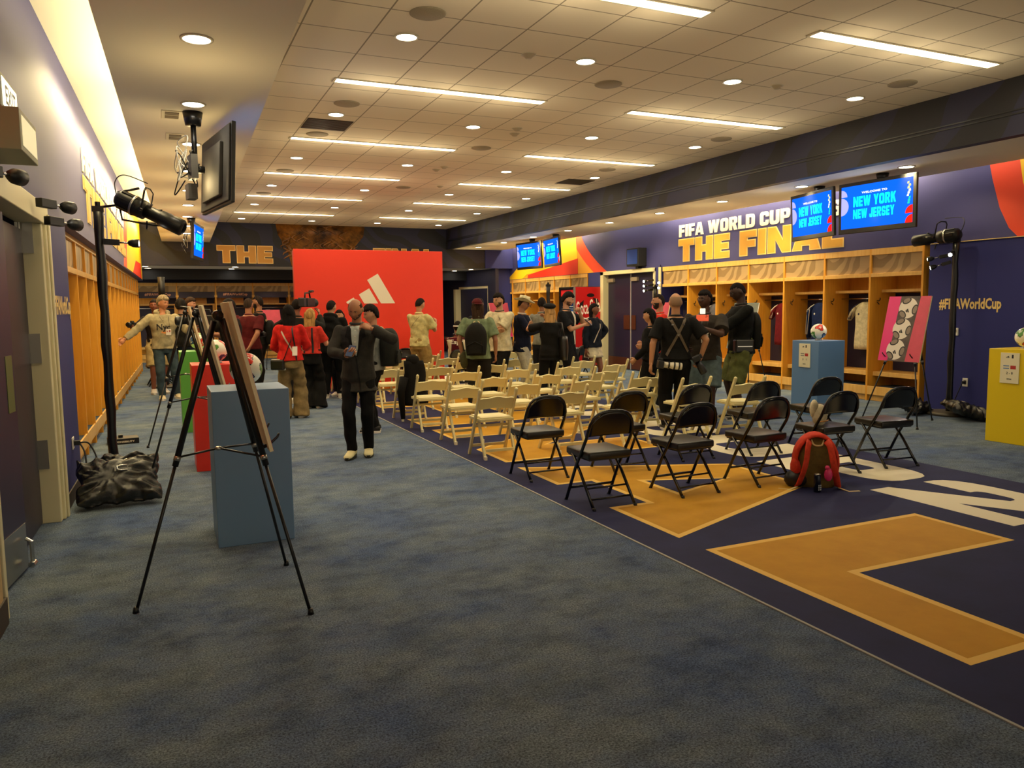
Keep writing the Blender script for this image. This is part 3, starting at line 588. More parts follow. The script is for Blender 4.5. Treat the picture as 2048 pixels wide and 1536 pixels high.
# ================================================================ CHAIRS
m_wch = M('white_resin', 'e6da9e', .42); m_wseat = M('white_seat_pad', 'eee2aa', .5); m_blch = M('black_enamel', '080808', .22, spec=.7); m_vin = M('black_vinyl', '16140f', .33, spec=.6)
def white_chair():
    t = thing('folding_chair', '', 'chair')
    def bar(m, a, b, w_, d_):   # flat bar between points
        a = V(a); b = V(b); z = (b-a).normalized(); x = V((1, 0, 0)); y = z.cross(x).normalized(); R = Matrix((x, y, z)).transposed(); m.rbox((a+b)/2, (w_, d_, (b-a).length), R)
    for s in (-1, 1):
        m = MB(); bar(m, (s*.205, .20, 0), (s*.205, -.165, .715), .026, .038); m.tube([(s*.205, -.16, .70), (s*.205, -.172, .735), (s*.205, -.178, .745)], [.021, .02, .010], 10); m.build('upright', m_wch, t, bevel=.004)
    for s in (-1, 1):
        m = MB(); bar(m, (s*.17, -.21, 0), (s*.17, .0, .44), .026, .036); m.build('rear_leg', m_wch, t, bevel=.004)
        m = MB(); m.rbox((s*.17, -.212, .02), (.03, .042, .05)); m.build('foot_cap', M('foot_cap', 'efe9c8', .5), t, bevel=.004)
    m = MB(); m.box(-.19, .19, -.13, .235, .395, .425); m.build('seat_frame', m_wch, t, bevel=.006)
    m = MB(); m.box(-.17, .17, -.11, .22, .425, .437); m.build('seat_pad', m_wseat, t, bevel=.008)
    m = MB(); n = 12; y0 = -.135
    pts = [(-.192+.384*k/n) for k in range(n+1)]
    crest = lambda x: .735-.022*(abs(x)/.19)**2+(.006*math.cos(x*33)); low = lambda x: .598-.02*(abs(x)/.19)**2
    up_ = [(x, crest(x)) for x in pts]; lo = [(x, low(x)) for x in pts][::-1]
    lean = V((0, -.365, .715)).normalized()
    m.poly([up_[::-1]+lo[::-1]], Matrix(((1, 0, 0, 0), (0, lean.y, -lean.z, .20+.0), (0, lean.z, lean.y, 0.0), (0, 0, 0, 1))), -.009, .009)
    # panel is drawn in the plane of the uprights: heights measured along them
    m.v = [V((p.x, p.y, p.z)) for p in m.v]
    m.build('back_rest', m_wch, t, bevel=.004)
    m = MB(); m.box(-.155, .155, -.20, -.18, .085, .115); m.build('rear_stretcher', m_wch, t, bevel=.003)
    m = MB(); m.box(-.19, .19, .145, .165, .09, .12); m.build('front_stretcher', m_wch, t, bevel=.003)
    m = MB(); m.box(-.19, .19, .03, .05, .32, .345); m.build('seat_rail', m_wch, t, bevel=.003)
    return t
def black_chair():
    t = thing('folding_chair', '', 'chair'); x = .205
    arch = [(-x, .215, .01), (-x, .06, .30), (-x, -.115, .56), (-x*.985, -.142, .62), (-x*.93, -.155, .675), (-x*.82, -.165, .722), (-x*.64, -.174, .755), (-x*.4, -.18, .772), (-x*.14, -.182, .777)]
    m = MB(); m.tube(arch+[(-a, b, c) for a, b, c in arch[::-1]], .0135, 10); m.build('front_frame', m_blch, t, True)
    for s in (-1, 1):
        m = MB(); m.tube([(s*(x-.015), -.205, .01), (s*(x-.015), .0, .26), (s*(x-.02), .14, .405)], .0125, 8); m.build('rear_leg', m_blch, t, True)
        m = MB(); m.tube([(s*(x-.015), -.212, 0), (s*(x-.015), -.205, .028)], [.016, .0135], 10); m.build('rubber_foot', m_black, t, True); m = MB(); m.tube([(s*x, .222, 0), (s*x, .205, .03)], [.016, .0135], 10); m.build('rubber_foot', m_black, t, True)
    m = MB(); g = []
    nx, nz = 12, 8
    for j in range(nz+1):
        row = []
        for i in range(nx+1):
            u = -1+2*i/nx; v = j/nz; zt = .768-.135*abs(u)**3.2; z = .575+.008*math.cos(u*1.5)+v*(zt-.575); yb = -.118-.06*((z-.56)/.2)-.022*(1-u*u)
            row.append(V((u*x*.985, yb, z)))
        g.append(row)
    rings = [[p for p in r]+[p+V((0, .006, 0)) for p in r[::-1]] for r in g]; m.loft(rings); m.build('back_panel', m_blch, t, 'auto' if 0 else True)
    m = MB(); m.box(-.014, .014, -.152, -.1495, .605, .622); m.build('sticker', m_white, t)
    m = MB(); m.box(-.195, .195, -.14, .24, .39, .452); se = m.build('seat_cushion', m_vin, t, True); b = se.modifiers.new('b', 'BEVEL'); b.width = .016; b.segments = 4
    m = MB(); m.box(-.18, .18, -.12, .225, .380, .398); m.build('seat_pan', m_black, t)
    for y, z in ((-.148, .08), (-.085, .155)):
        m = MB(); m.tube([(-x+.015, y, z), (x-.015, y, z)], .008, 8); m.build('rear_stretcher', m_blch, t, True)
    m = MB(); m.tube([(-x, .155, .12), (x, .155, .12)], .011, 8); m.build('front_stretcher', m_blch, t, True)
    return t
WC = white_chair(); first_w = True
cx = (3.21, 4.04, 4.87, 5.77, 6.6)
for r in range(8):
    for c in range(5):
        x = cx[c]+random.uniform(-.03, .03); y = 7.55+1.03*r+random.uniform(-.03, .03); a = random.uniform(-.05, .05)
        if r == 0 and c == 4: x, y, a = 6.35, 7.3, -.1
        lb = 'white folding chair, %s seat from the carpet aisle in the %s white row' % (ORD[c], ORD[r])
        if first_w: o = WC; o.location = (x, y, 0); o.rotation_euler = (0, 0, a); o['label'] = lb; first_w = False
        else: o = dup(WC, (x, y, 0), a, lb)
        o['group'] = 'white folding chairs in rows on the navy mat'
BC = black_chair(); first_b = True
blk = [(3.20, 5.32, 0), (4.05, 5.34, .03), (4.86, 5.34, .03), (5.72, 5.36, -.04), (6.50, 5.36, -.12), (3.20, 6.44, 0), (4.05, 6.36, .0), (4.98, 6.55, -.03), (5.80, 6.45, -.08), (6.70, 6.45, -.1)]
names = ['nearest the carpet aisle in the front row', 'second from the aisle in the front row', 'third from the aisle in the front row, behind the red backpack', 'holding a white bag, fourth in the front row', 'at the right end of the front row, on the mat edge',
         'nearest the aisle in the second black row', 'second from the aisle in the second black row', 'third from the aisle in the second black row', 'fourth from the aisle in the second black row, by the blue pedestal', 'at the right end of the second black row']
for k, (x, y, a) in enumerate(blk):
    lb = 'black folding chair '+names[k]
    if first_b: o = BC; o.location = (x, y, 0); o.rotation_euler = (0, 0, a); o['label'] = lb; first_b = False
    else: o = dup(BC, (x, y, 0), a, lb)
    o['group'] = 'black folding chairs in front of the white rows'
# spare black chairs folded against the left lockers
for k in range(4):
    o = dup(BC, (-.05+.02*k, 18.2+.5*k, 0), PI/2+.1, 'black folding chair by the left lockers behind the man in the hoodie, %s one' % ORD[k], 'black chairs by the left lockers')
for k, (x, y, a) in enumerate(((7.3, 13.4, .5), (7.9, 14.0, .2), (3.55, 14.95, 3.0), (4.5, 14.9, 3.1))):
    dup(BC, (x, y, 0), a, 'black folding chair %s' % ('by the hat man near the lockers', 'behind the beret woman near the lockers', 'against the red backdrop, left one', 'against the red backdrop, right one')[k], None)['group'] = 'black chairs behind the crowd'

# ================================================================ PEDESTALS AND BALLS
def ball_mesh(seed, R=.11):
    rnd = random.Random(seed); m = MB(); m.sph((0, 0, 0), R, 72)
    q = Matrix.Rotation(rnd.uniform(0, 6), 3, 'Z') @ Matrix.Rotation(rnd.uniform(0, 6), 3, 'X') @ Matrix.Rotation(rnd.uniform(0, 6), 3, 'Y')
    ax = [q @ V(a) for a in ((1, 0, 0), (0, 1, 0), (0, 0, 1), (-1, 0, 0), (0, -1, 0), (0, 0, -1))]
    for i, f in enumerate(m.f):
        c = sum((m.v[k] for k in f), V())/len(f); c.normalize(); mi = 0
        k, ang = min(((k, c.angle(a)) for k, a in enumerate(ax)), key=lambda z: z[1]); a = ax[k]; u = a.orthogonal().normalized(); v = a.cross(u); p = math.atan2(c.dot(v), c.dot(u)); e = .46+.13*math.cos(3*p+k)
        if ang < e*.45 and abs(c.dot(u)) % .09 < .035: mi = 0
        elif ang < e: mi = 1+k % 3
        elif ang < e+.045: mi = 4
        m.m[i] = mi
    return m
BM = [M('ball_white', 'f0ead4', .3), M('ball_red', 'd8321c', .3), M('ball_green', '4a8a2c', .3), M('ball_blue', '1e4a7c', .3), M('ball_black', '1a1a1a', .3)]
def pedestal(x, y, col, label, sign=None, H=1.06):
    t = thing('pedestal', label, 'pedestal', (x, y, 0)); mt = M('ped_'+col, col, .38, spec=.5)
    m = MB(); m.box(-.25, .25, -.25, .25, 0, H); m.build('box', mt, t, bevel=.004)
    if sign:
        s = thing('info_card', sign[0], 'sign', (x-.25, y, 0)); F = Matrix.Translation((0, 0, 0)) @ frame((-.001, .105, H-.38), (0, -1, 0), (0, 0, 1))
        m = MB(); m.poly([[(0, 0), (.21, 0), (.21, .34), (0, .34)]], F, 0, .012); m.build('board', M('card_cream', 'e8e0bc', .5), s, bevel=.002)
        T_ = lambda a, b: F @ Matrix.Translation((a, b, .012)); dk = M('ink', '1a1a22', .6)
        m = MB()
        for q in range(3): m.poly([[(.065+.012*q, .285), (.074+.012*q, .285), (.068+.012*q, .295+.006*q), (.060+.012*q, .291+.006*q)]], T_(0, 0), 0, .001)
        m.poly([[(.125, .28), (.145, .28), (.145, .32), (.125, .32)]], T_(0, 0), 0, .001)
        put_text(m, sign[1], T_(.07, .10), .075, .028, .001, 0, .02); put_text(m, 'BALL' if 0 else '2026', T_(.078, .04), .055, .016, .001, 0, .03); m.build('printed_text', dk, s)
        m = MB(); m.poly([[(.115, .16), (.175, .16), (.175, .20), (.115, .20)]], T_(0, 0), 0, .001); m.build('flag', M('flag_red', 'b8322a', .6), s)
        m = MB(); 
        for a, b in ((.16, .172), (.188, .20)): m.poly([[(.035, a), (.1, a), (.1, b), (.035, b)]], T_(0, 0), 0, .001)
        m.build('flag', M('flag_blue' if '0' in sign[1] else 'flag_grey', '6a88b0' if '0' in sign[1] else '888078', .6), s)
    return H
pz = [(.54, 5.70, '7093b8', 'blue square display pedestal in front by the nearest easel', 3, 'ball with red, green and blue waves on the nearest blue pedestal'), (.52, 8.43, 'e8301a', 'red square display pedestal second from the front on the left', 11, 'ball on the red pedestal'), (.47, 11.16, '58a040', 'green square display pedestal behind the red one', 5, 'ball on the green pedestal'),
      (8.67, 8.36, '6288b4', 'blue square display pedestal on the right before the open lockers', 8, 'ball on the right blue pedestal'), (8.86, 5.53, 'e6c815', 'yellow square display pedestal at the right edge', 4, 'ball on the yellow pedestal')]
for k, (x, y, c, lb, sd, bl) in enumerate(pz):
    pedestal(x, y, c, lb, None if k < 3 else (('white score card with flags on the right blue pedestal', '3   1'), ('white score card with flags on the yellow pedestal', '2 - 0'))[k-3])
    b = ball_mesh(sd).build('football', BM, None, True, at=(x+(.0), y, 1.06+.128)); tag(b, 'colourful football '+bl if 0 else 'white foot'+bl, 'ball')
    m = MB(); m.lathe([(.03, 0), (.05, 0), (.05, .006), (.034, .02), (.042, .034), (.036, .034), (.028, .02), (.028, .006)], n=20); tag(m.build('ball_stand', M('clear_acrylic', 'e8e8e8', .1, trans=.6), None, True, at=(x, y, 1.06)), 'clear ring stand under the '+bl.split(' on ')[0].split(' with')[0]+' on '+bl.split('on the ')[-1], 'stand')

# ================================================================ EASELS AND POSTERS
m_pink = M('poster_pink', 'e8307c', .4); m_pinkr = M('poster_rose', 'c84a5a', .45, kind='noise', col2='e0506a', scale=2); m_board = M('foam_board_edge', 'ffeec0', .6)
def easel(side=1):
    """faces +x; apex near origin; local feet at (.34,+-.42) and (-.50,0)"""
    t = thing('easel', '', 'easel'); A = V((0, 0, 1.56))
    fts = [V((.34, -.43, 0)), V((.34, .43, 0)), V((-.50, .0, 0))]; tops = [V((.0, -.035, 1.55)), V((.0, .035, 1.55)), V((-.04, 0, 1.54))]
    hubs = []
    for f, tp in zip(fts, tops):
        d = f-tp; mid = tp+d*.47; hubs.append(mid)
        m = MB(); m.tube([tp, tp+d*.5], .0165, 10); m.tube([tp+d*.47, f], .009, 8); leg = m.build('leg', m_black, t, True)
        m = MB(); m.tube([tp+d*.465, tp+d*.48], .019, 10); m.build('collar', m_steel, leg, True)
        m = MB(); m.tube([f+V((0, 0, .03)), f], [.012, .018], 10); m.build('rubber_foot', m_black, leg, True)
    m = MB(); m.tube([tops[0]+V((-.02, -.02, .02)), tops[1]+V((-.02, .02, .02))], .028, 10); m.build('top_joint', m_black, t, True)
    c = (hubs[0]+hubs[1])/2*.5+hubs[2]*.5+V((0, 0, .03))
    m = MB()
    for h in hubs: m.tube([h, c], .006, 6)
    m.build('brace', m_black, t, True)
    m = MB(); m.sph(c, (.022, .022, .012), 12); m.build('hub', m_steel, t, True)
    for s in (-1, 1):
        h = fts[0] if s < 0 else fts[1]; tp = tops[0] if s < 0 else tops[1]; p = tp+(h-tp)*.43
        m = MB(); m.tube([p+V((0, 0, -.02)), p+V((.05, 0, .0)), p+V((.09, 0, .035)), p+V((.10, 0, .055))], [.012, .008, .007, .006], 6); m.build('ledge_hook', m_black, t, True)
    return t
EZ = None
def put_easel(x, y, rz, lb, grp='easels holding posters'):
    global EZ
    if EZ is None: EZ = easel(); o = EZ; o.location = (x, y, 0); o.rotation_euler = (0, 0, rz); o['label'] = lb
    else: o = dup(EZ, (x, y, 0), rz, lb)
    o['group'] = grp
def poster(x, y, rz, lb, W_=.60, H_=.80, zb=.86, art='balls', lean=.216, xo=.203):
    """board in front of an easel at (x,y) facing its +x"""
    t = thing('poster_board', lb, 'poster', (x, y, 0), rz); n = V((math.cos(lean), 0, math.sin(lean))); up = V((-math.sin(lean), 0, math.cos(lean)))
    F = frame((xo, -W_/2, zb), (0, 1, 0), up); m = MB(); m.poly([[(0, 0), (W_, 0), (W_, H_), (0, H_)]], F, -.018, 0); m.build('board', m_board, t)
    P = lambda mt, l, d, nm='print': MB().poly([l] if not isinstance(l[0], list) else l, F, d-.0008, d).build(nm, mt, t)
    if art == 'balls':
        P(m_pink, [(.0, 0), (W_, 0), (W_, H_), (.0, H_)], .001, 'pink_ground')
        P(m_pinkr, [(W_*.52, 0), (W_, 0), (W_, H_), (W_*.66, H_)], .002, 'rose_area')
        P(M('poster_dark', '3a3430', .5, kind='noise', col2='6a5a50', scale=3), [(W_*.24, 0), (W_*.66, 0), (W_*.76, H_), (W_*.30, H_)], .003, 'dark_band')
        wt = M('poster_white', 'e6dccb', .5); bk = M('poster_black', '242020', .5)
        for q in range(3):
            cx_, cy_ = W_*(.39+.06*q), H_*(.175+.32*q); r = .135
            cir = lambda a, b, r_, e=1.0: [(a+r_*math.cos(2*PI*k/36)*1.0, b+r_*e*math.sin(2*PI*k/36)) for k in range(36)]
            P(wt, cir(cx_, cy_, r), .004, 'ball_picture')
            for j in range(3):
                th = j*2*PI/3+PI/2+.35; a = cx_+r*.80*math.cos(th); b = cy_+r*.80*math.sin(th)
                for (ra, rb, mt_, dd) in ((.33, .50, bk, .0045), (.22, .38, M('poster_taupe', '8c7c6c', .5), .005)):
                    l = []
                    for s_ in [2*PI*k/24 for k in range(24)]:
                        u_ = ra*r*math.cos(s_)-.0; v_ = rb*r*math.sin(s_); X_ = a+u_*math.cos(th)-v_*math.sin(th); Y_ = b+u_*math.sin(th)+v_*math.cos(th); rr_ = math.hypot(X_-cx_, Y_-cy_)
                        if rr_ > r: X_ = cx_+(X_-cx_)*r/rr_; Y_ = cy_+(Y_-cy_)*r/rr_
                        l.append((X_, Y_))
                    P(mt_, l, dd, 'ball_panel')
            P(bk, [(cx_-.02, cy_-.055), (cx_+.0, cy_-.055), (cx_-.015, cy_-.02), (cx_-.03, cy_-.03)], .006, 'ball_logo'); P(bk, [(cx_+.005, cy_-.055), (cx_+.025, cy_-.055), (cx_, cy_-.005), (cx_-.015, cy_-.015)], .006, 'ball_logo')
    elif art == 'jersey':
        P(M('poster_grey', '9aa090', .5, kind='noise', col2='7c8474', scale=2), [(0, 0), (W_, 0), (W_, H_), (0, H_)], .001, 'grey_ground')
        P(M('poster_black', '242020'), [(W_*.2, 0), (W_*.8, 0), (W_*.72, H_*.5), (W_*.3, H_*.55)], .002, 'dark_figure'); P(M('poster_white', 'e6dccb'), [(W_*.35, H_*.15), (W_*.5, H_*.2), (W_*.62, H_*.5), (W_*.4, H_*.48)], .003, 'white_figure')
    else:
        P(m_pinkr, [(0, 0), (W_, 0), (W_, H_), (0, H_)], .001, 'rose_ground'); P(m_pink, [(0, 0), (W_, 0), (W_, H_*.1), (0, H_*.12)], .002, 'pink_foot')
        P(M('poster_white', 'e6dccb'), [(W_*.5+.08*math.cos(2*PI*k/24), H_*.45+.1*math.sin(2*PI*k/24)) for k in range(24)], .003, 'ball_picture')
for k, (y, s) in enumerate(((4.46, 'nearest the camera beside the blue pedestal'), (7.19, 'second on the left, before the red pedestal'), (9.92, 'third on the left, before the green pedestal'))):
    put_easel(.31, y, 0, 'black tripod easel, '+s); poster(.31, y, 0, 'poster board seen edge on, easel '+s)
put_easel(8.94, 7.08, PI, 'black tripod easel holding the pink poster in front of right lockers'); poster(8.94, 7.08, PI, 'pink poster with a column of three footballs beside the navy wall', W_=.62, H_=.86, zb=.83)
put_easel(9.2, 10.45, PI, 'black tripod easel behind the man in olive shorts'); poster(9.2, 10.45, PI, 'grey poster with black and white figure behind the man in olive shorts', art='jersey', zb=.83)
put_easel(9.25, 13.0, PI, 'black tripod easel before the double door'); poster(9.25, 13.0, PI, 'rose pink poster on easel before the double door', art='rose', zb=.86)
put_easel(7.1, 16.4, 2.4, 'black tripod easel behind the man with crossed arms'); poster(7.1, 16.4, -1.2, 'rose pink poster behind the man with crossed arms', art='rose', zb=.9, xo=.2)
put_easel(2.6, 21.0, -1.5, 'black tripod easel deep in the room left of the backdrop'); poster(2.6, 21.0, -1.3, 'pink poster deep in the room behind the bearded profile man', art='rose', zb=.8)

# ================================================================ BACKDROP
t = thing('backdrop', 'large orange red square backdrop with white three bar logo', 'backdrop', (0, 0, 0)); m_bd = M('backdrop_red', 'f0381a', .55)
m = MB(); m.box(2.40, 5.40, 15.30, 15.34, .02, 2.74); m.build('fabric_face', m_bd, t, bevel=.008)
m = MB(); m.box(2.42, 5.36, 15.34, 15.58, .02, 2.72); m.build('frame_box', M('backdrop_side', 'c03018', .6), t)
Fk = FB(0, 0, 15.30); m = MB()
for a in ([(3.795, 1.69), (4.01, 1.69), (3.78+.0, 1.69+.02)],): pass
for x0, x1, tx, tz, wd in ((3.40, 3.60, 3.33, 1.81, .19), (3.74, 4.02, 3.62, 1.99, .2), (4.08, 4.37, 3.80, 2.28, .2)):
    # slanted bar: bottom edge x0..x1, leaning to the left, cut perpendicular on top
    d = V((-math.cos(math.radians(60)), math.sin(math.radians(60)))); p1 = V((x1, 1.69)); p0 = V((x0, 1.69)); wv = (x1-x0)*math.sin(math.radians(60)); Lr = (tz-1.69)/math.sin(math.radians(60))
    c1 = p1+d*Lr; c0 = c1-V((math.sin(math.radians(60)), math.cos(math.radians(60))))*wv
    m.poly([[tuple(p0), tuple(p1), tuple(c1), tuple(c0)]], Fk, .001, .004)
m.build('logo_bar', M('logo_cream', 'efe6cc', .6), t)
m = MB(); m.box(2.5, 3.0, 15.36, 15.9, 0, .03); m.box(4.8, 5.3, 15.36, 15.9, 0, .03); m.build('base_plate', m_black, t)

# ================================================================ SCREENS
def scr(name, col, e): return M(name, '060608', .9, emit=e*.9, ecol=col, spec=0)
m_sblue = scr('screen_blue', '0a58e8', 1.0); m_scy = scr('screen_cyan', '10e8d8', 1.0); m_swh = scr('screen_white', 'f4f4ff', 1.0); m_slav = scr('screen_lavender', '9a9af0', 1.0); m_sred = scr('screen_red', 'f02010', 1.0); m_syel = scr('screen_yellow', 'e8ec80', .9); m_sgr = scr('screen_green', '20c8a0', .9); m_sdk = scr('screen_navy', '0a2a70', 1.0)
def tv(name, label, loc, rz, W_=1.24, Hh=.72, drop=.08, back=False, blank=False, tilt=0.06):
    """faces local -y; loc = ceiling point of the mount"""
    t = thing(name, label, 'television', loc, rz); zc = -drop-Hh/2; TT = Matrix.Translation((0, -.20 if back else -.10, zc)) @ Matrix.Rotation(tilt, 4, 'X')
    m = MB(TT); m.box(-W_/2, W_/2, -.025, .015, -Hh/2, Hh/2); hs = m.build('housing', m_blackp, t, bevel=.008)
    m = MB(TT); m.box(-W_/2+.02, W_/2-.02, .015, .03, -Hh/2+.02, Hh/2-.02); m.box(-W_*.3, W_*.3, .03, .065, -Hh*.38, Hh*.30); m.build('rear_cover', M('tv_rear', '3a3834', .75), t, bevel=.01)
    F = TT @ frame((-W_/2+.05, -.0255, -Hh/2+.07), (1, 0, 0), (0, 0, 1)); w2 = W_-.1; h2 = Hh-.12
    m = MB(); m.poly([[(0, 0), (w2, 0), (w2, h2), (0, h2)]], F, 0, .001); sc = m.build('screen', m_sblue if not blank else M('screen_dark', '2348a8', .3, emit=.7, ecol='2348a8'), t)
    if not blank:
        T_ = lambda a, b: F @ Matrix.Translation((a*w2, b*h2, .0015))
        half = lambda cx_, cy_, r, a0, a1, n=20: [(cx_*w2, cy_*h2)]+[(cx_*w2+r*h2*math.cos(a0+(a1-a0)*k/n), cy_*h2+r*h2*math.sin(a0+(a1-a0)*k/n)) for k in range(n+1)]
        def P(mt, l, nm, d=.002): MB().poly([l], F, d-.0005, d).build(nm, mt, sc)
        P(m_slav, half(0, .76, .17, 0, PI/2), 'screen_shape'); P(m_slav, half(0, .53, .21, -PI/2, PI/2), 'screen_shape')
        P(m_sred, half(1, .21, .18, PI/2, PI), 'screen_shape'); P(m_sred, half(1, 0, .18, PI/2, PI), 'screen_shape')
        rb = random.Random(3)
        for q in range(9): 
            a, b = rb.uniform(.92, .96), .42+.055*q; P((m_sgr, m_syel, m_swh)[0 if q < 3 else rb.choice((1, 2))], [(a*w2, b*h2), ((a+rb.uniform(.02, .04))*w2, b*h2), ((a+.03)*w2, (b+.05)*h2), ((a+.005)*w2, (b+.045)*h2)], 'screen_shape', .0025)
        m = MB(); put_word(m, 'NEW YORK', T_(.18, .50), h2*.24, w2*.6, 0, .001); put_word(m, 'NEW JERSEY', T_(.18, .22), h2*.22, w2*.58, 0, .001); m.build('screen_lettering', m_scy, sc)
        m = MB(); put_text(m, 'WELCOME TO', T_(.30, .79), w2*.36, h2*.05, .001, 0, .03); m.build('screen_lettering', m_swh, sc)
    m = MB(); m.lathe([(.001, 0), (.085, 0), (.065, -.10), (.001, -.10)] if not back else [(.001, 0), (.09, 0), (.07, -.12), (.001, -.12)], n=20); m.tube([(0, 0, -.08), (0, 0, zc)], .025, 10); m.tube([(0, 0, zc), (0, -.08, zc)], .035, 8)
    m.build('mount', m_black, t, True)
    return t
def cables(t, n, c, r, mt, nm='cable'):
    rr = random.Random(n)
    for k in range(n):
        m = MB(); p = [(c[0]+rr.uniform(-r, r)*.6, c[1]+rr.uniform(-r, r)*.6, c[2]+rr.uniform(-.22, .22)) for q in range(4)]; m.tube(bez(p, 14), .006, 6); m.build(nm, mt, t, True)
def bez(p, n=12):
    p = [V(q) for q in p]; out = []; P = [p[0]]+p+[p[-1]]
    for i in range(1, len(P)-2):
        for k in range(n):
            u = k/n; a, b, c, d = P[i-1:i+3]; out.append(.5*((2*b)+(-a+c)*u+(2*a-5*b+4*c-d)*u*u+(-a+3*b-3*c+d)*u**3))
    out.append(p[-1]); return out
tv('ceiling_television', 'large screen reading NEW YORK NEW JERSEY hanging nearest on the right', (9.33, 7.92, 3.39), -1.57+.05, tilt=.02)
tv('ceiling_television', 'smaller angled screen left of the largest one on the right', (9.42, 9.15, 3.39), -1.80, W_=1.15, tilt=.05)
tv('ceiling_television', 'far screen of the distant pair above the yellow graphic, left one', (9.25, 18.95, 3.39), -1.45)
tv('ceiling_television', 'far screen of the distant pair above the yellow graphic, right one', (9.2, 17.5, 3.39), -1.72)
a = tv('ceiling_television', 'screen seen from behind with cables, hanging from the left soffit', (.39, 8.02, 3.44), 1.73, drop=.16, back=True, W_=1.15)
cables(a, 5, (0, .08, -.45), .16, m_wcable); cables(a, 6, (0, .08, -.55), .18, m_cable)
m = MB(); m.box(-.12, .05, .0, .06, -.62, -.40); m.box(-.05, .1, .0, .08, -.8, -.66); m.build('receiver_box', M('grey_box', '4c4a46', .5), a)
a = tv('ceiling_television', 'small distant screen hanging from the left soffit', (.70, 17.05, 3.44), 1.36, drop=.12, W_=1.15)
cables(a, 3, (0, .08, -.4), .14, m_wcable); cables(a, 3, (0, .1, -.5), .16, m_cable)
t = thing('wall_monitor', 'small blue lit monitor box on the right wall above the double door', 'television', (10.5, 15.65, 2.72)); m = MB(); m.box(-.24, 0, -.25, .25, -.21, .21); m.build('housing', m_blackp, t, bevel=.01)
m = MB(); m.box(-.245, -.24, -.21, .21, -.16, .18); m.build('screen', M('screen_dark', '2348a8'), t); m = MB(); m.box(-.1, 0, -.05, .05, -.27, -.21); m.build('bracket', m_black, t)

# ================================================================ DRINKS FRIDGE AND VENDING PANEL
m_coke = M('drink_red', 'b81418', .35)
t = thing('drinks_cooler', 'red drinks cooler with lit glass front, white script lettering on its side', 'cooler', (9.62, 17.34, 0)); D_ = .80
m = MB(); m.box(.04, .85, D_-.04, D_, .1, 2.06); m.box(.81, .85, 0, D_, .1, 2.06); m.box(.0, .85, 0, D_, 2.02, 2.08); m.box(.0, .85, 0, D_, .04, .2); m.build('cabinet', m_black, t, bevel=.008)
m = MB(); m.box(.05, .85, -.005, .03, .06, 2.07); m.build('side_panel', m_coke, t, bevel=.004)
m = MB(); m.box(.0, .05, -.005, .03, .06, 2.07); m.build('front_post', M('grey_frame', '8c8888', .4, .4), t)
m = MB(); m.box(.03, .05, .04, D_-.05, 1.82, 2.0); m.build('header_panel', M('cooler_red', 'a01818', .4, emit=.4, ecol='a01818'), t)
m = MB(); m.box(.70, .71, .04, D_-.05, .2, 1.82); m.build('light_panel', M('cooler_light', 'b8d8ff', .5, emit=1.1, ecol='9cc8f0'), t)
for k in range(6): m = MB(); m.box(.08, .70, .04, D_-.05, .22+.27*k, .235+.27*k); m.build('shelf', M('shelf_wire', 'c8d0d8', .4), t)
m = MB(); m.box(.0, .03, D_-.06, D_, .1, 2.06); m.box(.0, .03, .03, D_, .1, .2); m.box(0, .03, .03, D_, 1.8, 1.84); m.build('door_frame', m_black, t)
m = MB(); m.box(-.03, 0, .05, .07, .8, 1.3); m.build('door_handle', m_steel, t)
Fv = frame((.05, -.006, 0), (1, 0, 0), (0, 0, 1)); cir = lambda a, b, r_, n=32, e=1: [(a+r_*math.cos(2*PI*k/n), b+r_*e*math.sin(2*PI*k/n)) for k in range(n)]
mk = M('print_black', '1c0a0a', .4); mw = M('script_white', 'f0e4e0', .4)
for l in ([(.09, 1.50), (.13, 1.66), (.24, 1.74), (.22, 1.6), (.16, 1.44)], cir(.44, 1.86, .11, e=.45), [(.50, 1.80), (.66, 1.76), (.74, 1.5), (.62, 1.58)], [(.12, 1.22), (.34, 1.06), (.5, 1.0), (.66, 1.2), (.66, 1.32), (.42, 1.2), (.16, 1.34)]):
    m = MB(); m.poly([l], Fv, 0, .002); m.build('football_patch', mk, t)
m = MB(); put_text(m, 'Coca-Cola', Fv @ Matrix.Translation((.05, 1.34, .003)) @ Matrix.Rotation(.14, 4, 'Z'), .70, .36, .001, 0, .014); m.build('script_lettering', mw, t)
m = MB(); m.poly([[(.10, 1.32), (.3, 1.24), (.52, 1.34), (.3, 1.28)]], Fv, .003, .004); m.build('script_swash', mw, t)
for z in (.76, .46, .12):
    m = MB(); m.poly([[(.18, z+.04), (.22, z), (.80, z), (.80, z+.26), (.30, z+.27), (.2, z+.22)]], Fv, 0, .002); m.build('football_patch', mk, t)
m = MB(); put_text(m, 'FIFA', Fv @ Matrix.Translation((.36, .22, .003)), .2, .1, .001, 0, .02); m.build('printed_text', mw, t)
bt = thing('drink_bottle', '', 'bottle'); m = MB(); m.lathe([(.001, 0), (.03, 0), (.031, .12), (.012, .18), (.012, .20), (.001, .20)], n=10); m.build('bottle', M('bottle_blue', '2858a8', .2), bt, True); m = MB(); m.lathe([(.014, .18), (.014, .215), (.001, .215)], n=10); m.build('cap', m_white, bt, True); fb = True
for k in range(6):
    for j in range(6):
        lb = 'bottle in the drinks cooler, %s shelf from below, %s from the right' % (ORD[k], ORD[j]); loc = (9.74, 17.43+.11*j, .236+.27*k)
        if fb: bt.location = loc; bt['label'] = lb; o = bt; fb = False
        else: o = dup(bt, loc, 0, lb)
        o['group'] = 'bottles in the drinks cooler'

